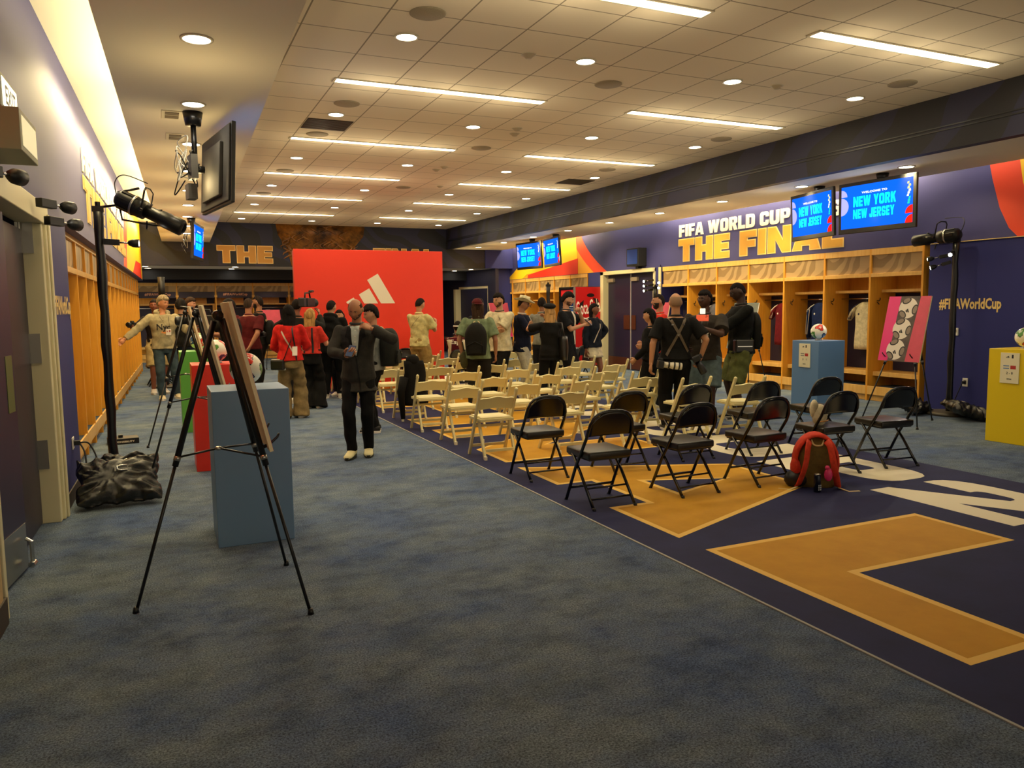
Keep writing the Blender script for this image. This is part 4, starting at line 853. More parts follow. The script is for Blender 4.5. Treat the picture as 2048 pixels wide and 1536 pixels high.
# ================================================================ LIGHT STANDS
m_lblack = M('lamp_black', '161512', .4, .3)
def sleeve_pole(name, label, x, y, H):
    t = thing(name, label, 'light stand', (x, y, 0)); m = MB(); m.lathe([(.001, 0), (.30, 0), (.30, .03), (.26, .045), (.05, .05), (.001, .05)], n=32); m.build('base_plate', M('base_brown', '4a4234', .5), t, True)
    m = MB(); m.tube([(0, 0, .04)]+[(.004*math.sin(k*2.1), .004*math.cos(k*1.3), .04+(H-.1)*k/16) for k in range(1, 17)], [.042+.004*math.sin(k*1.7) for k in range(17)], 14); m.build('sleeved_pole', m_black, t, True)
    m = MB(); m.tube([(0, 0, H-.1), (0, 0, H+.03)], .024, 10); m.box(-.05, .05, -.03, .03, H-.06, H-.01); m.build('clamp', m_lblack, t)
    return t
def leko(label, p, d, scale=1.0):
    d = V(d).normalized(); a = V((0, 0, 1)); a = (a-d*a.dot(d)).normalized(); b = d.cross(a); R = Matrix((b, a, d)).transposed()   # local z along the beam
    t = thing('stage_spotlight', label, 'stage light', p); s = scale
    Lt = lambda pr, nm, mt, n=20: MB().lathe([(r*s, z*s) for r, z in pr], R=R, n=n).build(nm, mt, t, True)
    Lt([(.001, -.30), (.06, -.30), (.085, -.27), (.09, -.10), (.085, -.02), (.001, -.02)], 'lamp_housing', m_lblack)
    Lt([(.06, -.03), (.062, .12), (.075, .13), (.078, .34), (.055, .36), (.055, -.03)], 'lens_barrel', m_lblack)
    Lt([(.001, .33), (.062, .33), (.06, .345), (.001, .345)], 'lens', M('lens_glass', '202830', .08))
    Lt([(.094, -.14), (.097, -.14), (.097, -.12), (.094, -.12)], 'ring', m_steel)
    for q in range(6):
        u = q*PI/3; o_ = R @ V((math.cos(u)*.088*s, math.sin(u)*.088*s, -.18*s)); m = MB(); m.rbox(o_, (.012*s, .03*s, .16*s), R @ Matrix.Rotation(u, 3, 'Z')); m.build('cooling_fin', m_lblack, t)
    m = MB(); yk = [R @ V(q)*s for q in ((.105, 0, -.02), (.105, .17, -.06), (.05, .20, -.08), (-.05, .20, -.08), (-.105, .17, -.06), (-.105, 0, -.02))]; m.tube(yk, .010, 6, flat=.6); m.build('yoke', m_lblack, t)
    for q in (-1, 1):
        m = MB(); c0 = R @ V((q*.105*s, 0, -.02*s)); c1 = R @ V((q*.15*s, 0, -.02*s)); m.tube([c0, c1], .016*s, 8); m.build('knob', m_black, t)
    for q in range(3):
        u = .6+q*2.1; m = MB(); c0 = R @ V((.08*math.cos(u)*s, .08*math.sin(u)*s, .03*s)); c1 = R @ V((.15*math.cos(u)*s, .15*math.sin(u)*s, .06*s)); m.tube([c0, c1], .008*s, 6); m.build('shutter_handle', m_black, t)
    m = MB()
    c = [R @ V((q[0]*s, q[1]*s, q[2]*s)) for q in ((.0, 0, -.30), (-.06, .12, -.40), (.05, .22, -.3), (.0, .24, -.1))]; m.tube(bez(c, 10), .005, 6); m.build('power_cable', m_cable, t, True)
def clip_lamp(label, p, d, lit=False, s=1.0):
    d = V(d).normalized(); a = (V((0, 0, 1))-d*d.z).normalized(); b = d.cross(a); R = Matrix((b, a, d)).transposed(); t = thing('clip_lamp', label, 'lamp', p)
    m = MB(); m.rbox((0, 0, 0), (.05*s, .06*s, .15*s), R); m.build('driver_box', m_blackp, t, bevel=.004)
    m = MB(); m.tube([R @ V((0, 0, .07*s)), R @ V((0, 0, .17*s))], .008); m.build('arm', m_chrome, t, True)
    m = MB(); m.lathe([(.001, .15*s), (.025*s, .16*s), (.042*s, .20*s), (.045*s, .26*s), (.040*s, .262*s), (.001, .25*s)], R=R, n=20); m.build('lamp_head', m_blackp, t, True)
    m = MB(); m.lathe([(.001, .258*s), (.036*s, .258*s), (.001, .262*s)], R=R, n=20); m.build('lens', m_disc if not lit else M('lamp_lit', 'ffffff', emit=60, ecol=(1, .95, .85)), t, True)
    if lit:
        l = bpy.data.lights.new('lamp', 'SPOT'); l.energy = 25; l.spot_size = 1.2; l.spot_blend = .6; l.color = (1, .93, .8); l.shadow_soft_size = .03; o = bpy.data.objects.new('lamp', l); COL.objects.link(o)
        q = V(p)+R @ V((0, 0, .28*s)); o.location = q; o.rotation_euler = d.to_track_quat('-Z', 'Y').to_euler()
sleeve_pole('light_stand', 'tall black sleeved light stand at left beside the lockers', -.46, 8.25, 2.58)
leko('black stage spotlight on the left stand', (-.04, 8.12, 2.52), (.80, -.30, -.42), 1.0)
m = MB(); m.tube([(-.46, 8.25, 2.56), (-.30, 8.2, 2.58), (-.28, 8.2, 2.70), (-.10, 8.17, 2.74)], .012); m.tube([(-.28, 8.2, 2.6), (-.26, 8.2, 2.45), (.0, 8.15, 2.40), (.12, 8.12, 2.40)], .010); tag(m.build('spotlight_arm', m_lblack, None, True), 'bent black bracket between the left stand and its spotlight', 'bracket')
clip_lamp('small black lamp clipped on the left stand', (-.36, 8.2, 2.24), (1, -.15, -.05), s=.9)
clip_lamp('small black lamp above the left doorway, upper one at the picture edge', (-.68, 4.35, 2.26), (.42, .9, 0), s=.9)
clip_lamp('small black lamp at the corner of the door frame, upper of two', (-.66, 6.25, 2.34), (.5, .85, 0), s=1.0)
clip_lamp('small black lamp at the corner of the door frame, lower of two', (-.64, 6.45, 2.24), (.5, .85, 0), s=1.0)
sleeve_pole('light_stand', 'tall black sleeved light stand at the right navy wall', 10.15, 7.36, 2.48)
leko('black stage spotlight on the right stand pointing left', (10.12, 7.62, 2.50), (-.05, 1, -.06), 1.05)
clip_lamp('glaring lamp on the right stand, top one', (10.08, 7.36, 2.27), (-.9, -.5, -.2), True, .8); clip_lamp('glaring lamp on the right stand, left one', (10.1, 7.5, 2.23), (-.7, .8, -.2), True, .8); clip_lamp('glaring lamp on the right stand, lowest one', (10.1, 7.46, 2.13), (-.7, .7, -.3), True, .8)
sleeve_pole('light_stand', 'black light stand deep in the room behind the hoodie man', .09, 17.7, 2.05)
t = kids(bpy.data.objects['light_stand.002']) if 'light_stand.002' in bpy.data.objects else []
m = MB(); m.lathe([(.001, 1.75), (.065, 1.75), (.065, 2.24), (.001, 2.24)], n=20); tag(m.build('speaker_column', m_blackp, None, True, at=(.09, 17.7, .05)), 'black cylindrical speaker on the stand behind the hoodie man', 'speaker')
sleeve_pole('light_stand', 'black light stand before the far lockers right of the hat man', 7.95, 15.5, 2.09)
sleeve_pole('light_stand', 'black light stand by the double door', 9.7, 13.9, 2.0)
for k in range(3): clip_lamp('bright lamp of the cluster by the double door, %s from top, left side' % ORD[k], (9.66, 14.0, 2.12-.1*k), (-.8, -.1, -.1), k < 2, .8)
for k in range(2): clip_lamp('bright lamp of the cluster by the double door, %s from top, right side' % ORD[k], (9.74, 13.85, 2.08-.11*k), (-.5, -.8, -.1), True, .8)

# weighted bags on the stands
m_vinylbag = M('bag_vinyl', '16140c', .27, kind='noise', col2='1e1b11', scale=16, bump=.5, spec=.6)
def sandbag(label, x, y, rz, a, b, c, z=0, seed=1):
    t = thing('weight_bag', label, 'weight bag', (x, y, z), rz); rr = random.Random(seed); ph = [rr.uniform(0, 6) for _ in range(6)]; n = 44; g = []
    th = math.atan2(c*.75, b*1.3); ca, sa = math.cos(th), math.sin(th)
    def P(u, v, side):
        e = (max(0, 1-abs(u)**5)*max(0, 1-abs(v)**4))**.5; pin = 1-.10*(1-abs(v))*abs(u)**4-.0; r_ = math.hypot(u, v)
        w_ = .016*math.sin(13*math.atan2(v+.02, u+.3)+4*r_+ph[0])*r_+.012*math.sin(22*v+6*u*u+ph[1])*abs(u)+.010*math.sin(31*(u+.4*v)+ph[2])*(1-e)+.012*math.sin(9*u-7*v+ph[3])
        h_ = side*.075*e+w_*(1 if side > 0 else .6); X = a*u*pin*(1+.04*math.sin(6*v+ph[4])); Y = b*v*(1-.07*(1-abs(u))*abs(v)**3)+.012*math.sin(8*u+ph[5])*abs(v)
        return V((X, Y*ca-h_*sa, max(.004, (Y+b)*sa+(h_+.06)*ca*(1 if side > 0 else .9))))
    m = MB(); pts = [P(-1+2*i_/n, -1+2*j_/n, 1) for j_ in range(n+1) for i_ in range(n+1)]+[P(-1+2*i_/n, -1+2*j_/n, -1)-V((0, 0, .003)) for j_ in range(n+1) for i_ in range(n+1)]; N = (n+1)**2; fs = []
    for j_ in range(n):
        for i_ in range(n): q = j_*(n+1)+i_; fs.append((q, q+1, q+n+2, q+n+1)); fs.append((q+N, q+n+1+N, q+n+2+N, q+1+N))
    ed = list(range(n+1))+[n+(n+1)*j_ for j_ in range(1, n+1)]+[N-1-i_ for i_ in range(1, n+1)]+[(n+1)*(n-j_) for j_ in range(1, n)]
    for i_ in range(len(ed)): p_, q = ed[i_], ed[(i_+1) % len(ed)]; fs.append((p_, p_+N, q+N, q))
    m.add(pts, fs); m.build('bag_body', m_vinylbag, t, True)
    c0 = P(.1, .25, 1)+V((0, -.006, .006)); up_ = V((0, ca, sa)); m = MB(); R_ = Matrix(((1, 0, 0), (0, ca, -sa), (0, sa, ca))); m.rbox(c0, (.13, .05, .006), R_); m.build('strap', m_black, t, bevel=.002)
    m = MB(); m.tube([c0+R_ @ V(q) for q in ((.035, .028, .012), (-.02, .028, .012), (-.042, .015, .014), (-.042, -.015, .014), (-.02, -.028, .012), (.035, -.028, .012))], .006, 8); m.build('metal_ring', m_chrome, t, True)
sandbag('glossy black weight bag at the foot of the left stand, front one', -.37, 7.16, .06, .32, .24, .30, seed=2); sandbag('glossy black weight bag behind the front one at the left stand', -.34, 7.72, -.1, .27, .17, .30, seed=5)
sandbag('glossy black weight bag at the foot of the right stand', 9.95, 6.95, .9, .34, .24, .12, seed=3); sandbag('black weight bag behind the right stand', 9.78, 7.62, .2, .24, .16, .12, seed=8)
def cordset(label, loc, plug, cords, outlet):
    o = thing('wall_outlet', outlet, 'outlet', loc); m = MB(); m.box(*plug[0]); m.build('cover_plate', M('outlet_white', 'e8e4d8', .4), o, bevel=.003); m = MB(); m.box(*plug[2]); m.build('socket', M('slot_grey', '6a665c', .5), o)
    t = thing('power_cable', label, 'cable', loc); m = MB(); m.box(*plug[1]); m.build('plug', m_black, t, bevel=.004)
    for c in cords: m = MB(); m.tube(bez([V(p)-V(loc) for p in c], 10), .007, 7); m.build('cord', m_cable, t, True)
xo = XL+.0265*7.6+.012
cordset('black power cable looping from the left wall outlet to the floor', (xo, 7.58, .47), ((0, .010, -.06, .06, -.05, .05), (.014, .06, -.02, .02, -.02, .02), (.010, .013, -.02, .02, -.03, .03)),
        [[(xo+.06, 7.58, .47), (xo+.13, 7.58, .45), (xo+.19, 7.5, .28), (xo+.14, 7.4, .06), (xo+.08, 7.2, .012), (xo+.15, 7.05, .01), (xo+.2, 7.3, .02), (xo+.12, 7.45, .02)], [(xo+.06, 7.57, .46), (xo+.10, 7.5, .36), (xo+.11, 7.35, .10), (xo+.16, 7.25, .015), (xo+.26, 7.55, .012)]], 'white outlet low on the left navy wall')
cordset('black power cable running from the right wall outlet to the stand', (10.49, 7.37, .44), ((-.010, 0, -.04, .04, -.06, .06), (-.06, -.014, -.02, .02, -.02, .02), (-.013, -.010, -.02, .02, -.03, .03)),
        [[(10.43, 7.37, .44), (10.41, 7.40, .34), (10.40, 7.45, .2), (10.36, 7.5, .02), (10.2, 7.6, .012)]], 'white outlet low on the right navy wall')
t = thing('thermostat', 'small white thermostat on the right navy wall', 'thermostat', (10.49, 7.54, 1.16)); m = MB(); m.box(-.022, 0, -.035, .035, -.055, .055); m.build('cover', M('outlet_white', 'e8e4d8'), t, bevel=.005); m = MB(); m.box(-.024, -.022, -.018, .018, -.01, .03); m.build('display', M('lcd', '8a9080', .3), t)
t = thing('floor_case', 'flat black equipment case on the floor by the left lockers', 'case', (-.47, 10.45, 0), .1); m = MB(); m.box(-.17, .17, -.12, .12, 0, .07); m.build('case_body', m_blackp, t, bevel=.006); m = MB(); put_text(m, 'RESPONSIBILITY', frame((-.14, -.121, .02), (1, 0, 0), (0, 0, 1)), .26, .022, .001, 0, .03); m.build('printed_text', m_white, t); m = MB(); m.box(-.05, .0, -.02, .02, .07, .1); m.build('switch_box', m_black, t)
# exit sign and emergency light box over the left doorway (seen from the side)
t = thing('emergency_light', 'beige emergency exit light box on the left wall above the doorway', 'sign'); mg = M('beige_metal', '7c7c62', .5)
m = MB(TL); m.box(0, .20, 4.92, 5.44, 2.46, 2.68); m.build('lower_box', mg, t, bevel=.004); m = MB(TL); m.box(.201, .204, 4.96, 5.40, 2.49, 2.65); m.build('lens_panel', M('milky_panel', 'ded4a8', .4, emit=.25, ecol='ded4a8'), t)
m = MB(TL); m.box(0, .12, 4.92, 5.40, 2.685, 2.87); m.build('upper_box', mg, t, bevel=.004); m = MB(TL); m.box(.121, .124, 4.98, 5.38, 2.70, 2.85); m.build('sign_face', M('sign_face', 'f0e8cc', .4, emit=.8, ecol='f0e8cc'), t)
m = MB(); put_text(m, 'EXIT', FLt(5.04, 2.72, .124), .28, .1, .002, 0, .02); m.build('exit_letters', M('exit_letters', '4a3a2a', .5), t)
# rope barrier post by the backdrop
t = thing('barrier_post', 'black rope barrier post at the right edge of backdrop', 'barrier', (5.75, 15.6, 0)); m = MB(); m.lathe([(.001, 0), (.17, 0), (.16, .02), (.03, .04), (.03, .98), (.04, .99), (.04, 1.04), (.001, 1.04)], n=24); m.build('post', m_black, t, True); m = MB(); m.box(-.003, .003, 0, 1.6, .9, .95); m.build('belt', m_black, t)

# ================================================================ BACKPACK, CAN, BAGS
def backpack(name, label, loc, rz, W_, H_, D_, col, strap, cat='backpack', worn=False, s2=None):
    t = thing(name, label, cat, loc, rz); mc = cloth('bag_'+col, col, .7); ms = cloth('strap_'+strap, strap, .7); m = MB(); rg = []
    for k in range(15):
        v = k/14; wv = W_/2*(.92+.14*math.sin(v*PI))*(1 if v < .62 else math.sqrt(max(.02, 1-((v-.62)/.40)**2))); dv = D_/2*(.95+.1*math.sin(v*PI))*(1 if v < .7 else math.sqrt(max(.04, 1-((v-.7)/.33)**2)))
        rg.append([V((wv*math.copysign(abs(math.cos(q))**.7, math.cos(q)), dv*math.copysign(abs(math.sin(q))**.8, math.sin(q)), H_*v)) for q in [2*PI*j/28 for j in range(28)]])
    m.loft(rg); m.build('body', mc, t, True)
    m = MB(); m.tube([(-W_*.36, D_*.5, H_*.12), (-W_*.38, D_*.58, H_*.3), (0, D_*.62, H_*.42), (W_*.38, D_*.58, H_*.3), (W_*.36, D_*.5, H_*.12)], .012, 6); m.box(-W_*.33, W_*.33, D_*.40, D_*.60, H_*.06, H_*.42); m.build('front_pocket', mc, t, bevel=.02)
    for s in (-1, 1):
        m = MB(); pts = [(s*W_*.20, -D_*.38, H_*.93), (s*W_*.27, -D_*.5-.07, H_*.97), (s*W_*.28, -D_*.5-.25, H_*.72), (s*W_*.36, -D_*.5-.24, H_*.4), (s*W_*.5, -D_*.5-.08, H_*.12)] if worn else [(s*W_*.20, -D_*.38, H_*.93), (s*W_*.26, -D_*.72, H_*.86), (s*W_*.34, -D_*.95, H_*.5), (s*W_*.46, -D_*.72, H_*.12), (s*W_*.5, -D_*.4, H_*.05)]; m.tube(bez(pts, 8), W_*.085, 10, flat=.3, up=(0, -1, 0)); m.build('shoulder_strap', ms, t, True)
    m = MB(); m.tube(bez([(-.05, -D_*.3, H_*.95), (-.03, -D_*.45, H_*.86 if not worn else H_*1.03), (.03, -D_*.45, H_*.86 if not worn else H_*1.03), (.05, -D_*.3, H_*.95)], 6), .008, 6); m.build('grab_loop', M('tan_web', 'd8c088', .7), t, True)
    return t
bp = backpack('backpack', 'red orange and olive backpack standing on the mat behind the front chairs', (5.17, 4.98, 0), -.62, .34, .44, .2, '6e5a2a', 'e84a30')
m = MB(); rg = []
for k in range(17):
    q = PI*(-.08+1.16*k/16); cx_, cz = math.cos(q), math.sin(q); rg.append([V(((.165+a)*cx_, b, max(.01, .215+(.235+a)*cz))) for a, b in ((.0, -.085), (.022, -.06), (.028, .0), (.022, .09), (0, .11), (-.02, .0))])
m.loft(rg); m.build('red_shell', cloth('bag_red', 'e8452c', .7), bp, True)
m = MB(); m.sph((-.17, -.03, .17), (.045, .09, .09), 14); m.build('side_pocket', cloth('bag_red', 'e8452c', .7), bp, True); m = MB(); m.sph((-.17, -.05, .07), (.10, .09, .08), 14); m.build('black_pocket', m_blackp, bp, True)
m = MB(); m.sph((.075, -.17, .14), (.035, .02, .06), 12); m.sph((.065, -.17, .20), .02, 10); m.build('pink_charm', M('hot_pink', 'e83a7a', .4), bp, True)
for s in (-1, 1):
    m = MB(); m.tube([(s*.17, -.13, .02), (s*.24, -.20, .006), (s*.33, -.17, .006)], .013, 6, flat=.25); m.build('loose_strap', M('tan_web', 'd8c088'), bp)
t = thing('drink_can', 'tall dark blue drink can standing before the red backpack', 'can', (5.0, 4.79, 0)); m = MB(); m.lathe([(.001, 0), (.024, 0), (.029, .008), (.029, .145), (.024, .158), (.001, .158)], n=28); m.build('can_body', M('can_blue', '10182c', .25, .4), t, True); m = MB(); m.lathe([(.024, .157), (.026, .160), (.022, .163), (.001, .161)], n=28); m.build('can_top', m_steel, t, True)
m = MB()
for q in range(3): m.rbox((-.010, -.0285, .03+.018*q), (.010, .002, .012)); m.rbox((.010, -.0285, .03+.018*q), (.010, .002, .012))
m.build('printed_text', M('can_print', 'c8ccd0', .4), t)
t = thing('handbag', 'small white bag with black strap lying on the fourth front black chair', 'bag', (5.62, 5.38, .447), .3); m = MB(); m.sph((0, 0, .10), (.085, .065, .105), 18); m.sph((-.05, .03, .16), (.045, .04, .09), 14); m.build('bag_body', cloth('bag_white', 'e6dcb8', .6), t, True)
m = MB(); m.tube(bez([(.05, 0, .17), (.12, .04, .18), (.2, .06, .10), (.22, .03, .02), (.12, .0, .10), (.06, 0, .08)], 8), .008, 7); m.build('strap', m_black, t, True); m = MB(); m.tube([(-.08, -.05, .05), (0, -.068, .05), (.07, -.05, .05)], .006, 6); m.build('seam', M('orange_seam', 'b88040', .6), t, True)
t = thing('jacket', 'black jacket draped over a white chair near the aisle', 'jacket', (3.22, 10.45, .44), 0)
m = MB(); rg = []
for k in range(12):
    v = k/11; rg.append([V(((.19-.05*v)*math.cos(q)*(1+.08*math.sin(3*q+k)), -.06+(.11-.05*v)*math.sin(q)*(1+.1*math.sin(5*q)), -.20+.62*v)) for q in [2*PI*j/22 for j in range(22)]])
m.loft(rg); m.sph((-.02, -.05, .42), (.10, .08, .09), 16); m.build('fabric', cloth('cloth_black', '14120f'), t, True); m = MB(); m.tube([(-.16, -.1, .2), (-.22, -.12, 0), (-.2, -.13, -.38)], [.06, .055, .03], 10); m.build('sleeve', cloth('cloth_black', '14120f'), t, True)
# ================================================================ PEOPLE
def ik(a, b, l1, l2, hint):
    a = V(a); b = V(b); d = b-a; L_ = d.length; mx = (l1+l2)*.998
    if L_ > mx: b = a+d*(mx/L_); d = b-a; L_ = mx
    L_ = max(L_, abs(l1-l2)*1.05+1e-4); u = d.normalized(); x = (l1*l1-l2*l2+L_*L_)/(2*L_); h = math.sqrt(max(0, l1*l1-x*x)); n = V(hint); n = (n-u*n.dot(u)).normalized()
    return a+u*x+n*h, b
TS = bpy.data.scenes.new('workbench')
def remesh(m, name, vox, smooth=4, folds=0, seed=0):
    me = bpy.data.meshes.new('tmp'); me.from_pydata([tuple(p) for p in m.v], [], m.f); me.update(); o = bpy.data.objects.new('tmp', me); TS.collection.objects.link(o)
    r = o.modifiers.new('r', 'REMESH'); r.mode = 'VOXEL'; r.voxel_size = vox
    if smooth: q = o.modifiers.new('s', 'SMOOTH'); q.factor = .5; q.iterations = smooth
    dg = dgraph(TS); out = bpy.data.meshes.new_from_object(o.evaluated_get(dg)); bpy.data.objects.remove(o); bpy.data.meshes.remove(me); out.name = name
    if folds:
        s = seed; dat = [(v.co.copy(), v.normal.copy()) for v in out.vertices]; co = []
        for c, nn in dat:
            x, y, z = c; k = math.sin(23*z+9*x+6*math.sin(7*x+s)+s)*math.sin(8*y+5*x+11*z*.3+s*2)+.6*math.sin(41*z-15*x+4*math.sin(9*y+s))
            co += list(c+nn*(k*folds))
        out.vertices.foreach_set('co', co); out.update()
    return out
def obj(me, name, mat, parent):
    if not me.materials: me.materials.append(mat)
    me.polygons.foreach_set('use_smooth', [True]*len(me.polygons)); o = bpy.data.objects.new(name, me); COL.objects.link(o); o.parent = parent; return o
def ell(c, rx, ry, n=20, R=None):
    return [V(c)+(R @ V((rx*math.cos(t), ry*math.sin(t), 0)) if R else V((rx*math.cos(t), ry*math.sin(t), 0))) for t in [2*PI*k/n for k in range(n)]]
def headpt(u, s=1, fem=0):
    x, y, z = u; a, b, c = .0765, .097, .117; dn = max(0, -z); X = a*x*(1-(.26+.06*fem)*dn**1.7); Y = b*y*(1-.10*dn**2*(1 if y > 0 else .2)); Z = c*z
    if y < 0:
        g = lambda cx_, cz, sx_, sz: math.exp(-((abs(x)-cx_)/sx_)**2-((z-cz)/sz)**2)
        Y -= .024*math.exp(-(x/.13)**2-((z+.16)/.15)**2)+.012*math.exp(-(x/.09)**2-((z-.05)/.16)**2); Y -= .006*math.exp(-((z-.26)/.09)**2)*math.exp(-(x/.55)**2); Y += .011*g(.36, .08, .2, .11)
        Y -= .012*math.exp(-(x/.3)**2-((z+.86)/.2)**2); Y -= .006*math.exp(-(x/.24)**2-((z+.50)/.05)**2)+.006*math.exp(-(x/.22)**2-((z+.62)/.05)**2); Y += .004*math.exp(-(x/.3)**2-((z+.40)/.05)**2)
        Y -= .004*g(.55, -.2, .25, .2)
    return V((X, Y, Z))*s
def head_geo(m, T, s, fem=0, n=48):
    vs = []; nl = 34
    dirs = [(math.cos(PI*i/nl-PI/2)*math.cos(2*PI*k/n), math.cos(PI*i/nl-PI/2)*math.sin(2*PI*k/n), math.sin(PI*i/nl-PI/2)) for i in range(1, nl) for k in range(n)]
    vs = [T @ headpt((0, 0, -1), s, fem)]+[T @ headpt(d, s, fem) for d in dirs]+[T @ headpt((0, 0, 1), s, fem)]; N = len(vs)-1; fs = []
    for k in range(n):
        k2 = (k+1) % n; fs.append((0, 1+k2, 1+k)); fs.append((N, 1+(nl-2)*n+k, 1+(nl-2)*n+k2))
        for i in range(nl-2): fs.append((1+i*n+k, 1+i*n+k2, 1+(i+1)*n+k2, 1+(i+1)*n+k))
    m.add(vs, fs)
    for q in (-1, 1):
        R = Matrix.Rotation(q*.35, 3, 'Z'); 
        m.add([T @ (V((q*.079*s, .012*s, -.004*s))+R @ V((p.x*.010*s, p.y*.020*s, p.z*.032*s))) for p in _us], _uf)
_u = MB().sph((0, 0, 0), 1, 12); _us, _uf = _u.v, _u.f
def hair_geo(T, s, style, fem=0, n=44):
    m = MB(); nl = 30; rr = random.Random(5)
    def mask(d):
        x, y, z = d
        nz = .03*math.sin(x*21+y*9)+.02*math.sin(x*37-z*11); front = .50+nz if y < -.2 else (.50+nz-(y+.2)*1.05)      # hair line height by front/back
        if style == 'bald': return 0
        if style == 'recede': return 1 if (z < .62-.0 and z > front-.25 and y > -.35 and z > -.5+.0*y) else 0
        if style in ('beard', 'beardthick'): return 1 if y < -.05 and (z < -.64 or (abs(x) > .30 and z < -.42) or (abs(x) > .62 and z < -.12) or (abs(x) < .26 and -.43 < z < -.36)) else 0
        nz = .03*math.sin(x*21+y*9)+.02*math.sin(x*37-z*11); front = .50+nz if y < -.2 else (.50+nz-(y+.2)*1.05)      # hair line height by front/back
        if style == 'bald': return 0
        if style == 'recede': return 1 if (z < .62-.0 and z > front-.25 and y > -.35 and z > -.5+.0*y) else 0
        if style in ('beard', 'beardthick'): return 1 if (y < -.02 and z < -.20-.06*math.sin(x*9) and not (abs(x) < .30 and z > -.36) and not (abs(x) < .26 and -.62 < z < -.44)) else 0
        lo = front if y < .1 else max(-.50+nz, front-.1)
        if abs(x) > .55 and y < .25: lo = max(lo, -.05)
        return 1 if z > lo else 0
    th = {'short': .009, 'buzz': .004, 'curly': .020, 'afro': .020, 'long': .016, 'recede': .004, 'beard': .0025, 'beardthick': .009, 'fluffy': .022, 'hood': .02, 'top': .018}.get(style, .01)
    vs = []
    for i in range(nl+1):
        for k in range(n):
            t = PI*i/nl-PI/2; d = (math.cos(t)*math.cos(2*PI*k/n), math.cos(t)*math.sin(2*PI*k/n), math.sin(t)); q = mask(d)
            p = headpt(d, s, fem); u = V(d); e = th*s*q-(.012*s if not q else 0)
            if q and style in ('curly', 'afro', 'fluffy', 'top'): e += .006*s*math.sin(d[0]*23+3*math.sin(d[1]*17))*math.sin(d[1]*19+d[2]*21)+(.012*s*max(0, d[2]) if style in ('top', 'fluffy') else 0)
            vs.append(T @ (p+u*e))
    m.add(vs, [(i*n+k, i*n+(k+1) % n, (i+1)*n+(k+1) % n, (i+1)*n+k) for i in range(nl) for k in range(n)]); return m
def hand_geo(m, wr, f, nrm, h, curl=.5, side=1, spread=.1, thumb=.6):
    """wrist point, direction of the palm, palm normal; side: +1 thumb on the cross(f,n) side"""
    f = V(f).normalized(); nrm = V(nrm); nrm = (nrm-f*nrm.dot(f)).normalized(); s = f.cross(nrm)*side; k = h
    m.tube([wr-f*.012*k, wr+f*.008*k, wr+f*.03*k, wr+f*.056*k], [.0155*k, .0175*k, .024*k, .023*k], 12, flat=.5, up=nrm)
    for i, (o, L_) in enumerate(((.0165, .040), (.0057, .045), (-.0052, .042), (-.0155, .033))):
        b = wr+f*.053*k+s*o*k; d = (f+s*spread*(1.4-i)*.35).normalized(); pts = [b-f*.006*k, b]; a = 0
        for j, fr in enumerate((.45, .32, .23)):
            a += curl*(1.05, 1.1, .8)[j]; pts.append(pts[-1]+(d*math.cos(a)+nrm*math.sin(a))*L_*fr*k)
        m.tube(pts, [.0062*k, .0060*k, .0054*k, .0048*k, .0036*k], 8)
    b = wr+f*.012*k+s*.014*k; d1 = (s*.75+f*.62+nrm*.28*thumb).normalized(); d2 = (s*.25+f*.85+nrm*.6*thumb).normalized(); d3 = (s*-.05+f*.9+nrm*.7*thumb).normalized()
    m.tube([b, b+d1*.022*k, b+d1*.022*k+d2*.018*k, b+d1*.022*k+d2*.018*k+d3*.015*k], [.0085*k, .0075*k, .0063*k, .0045*k], 8)
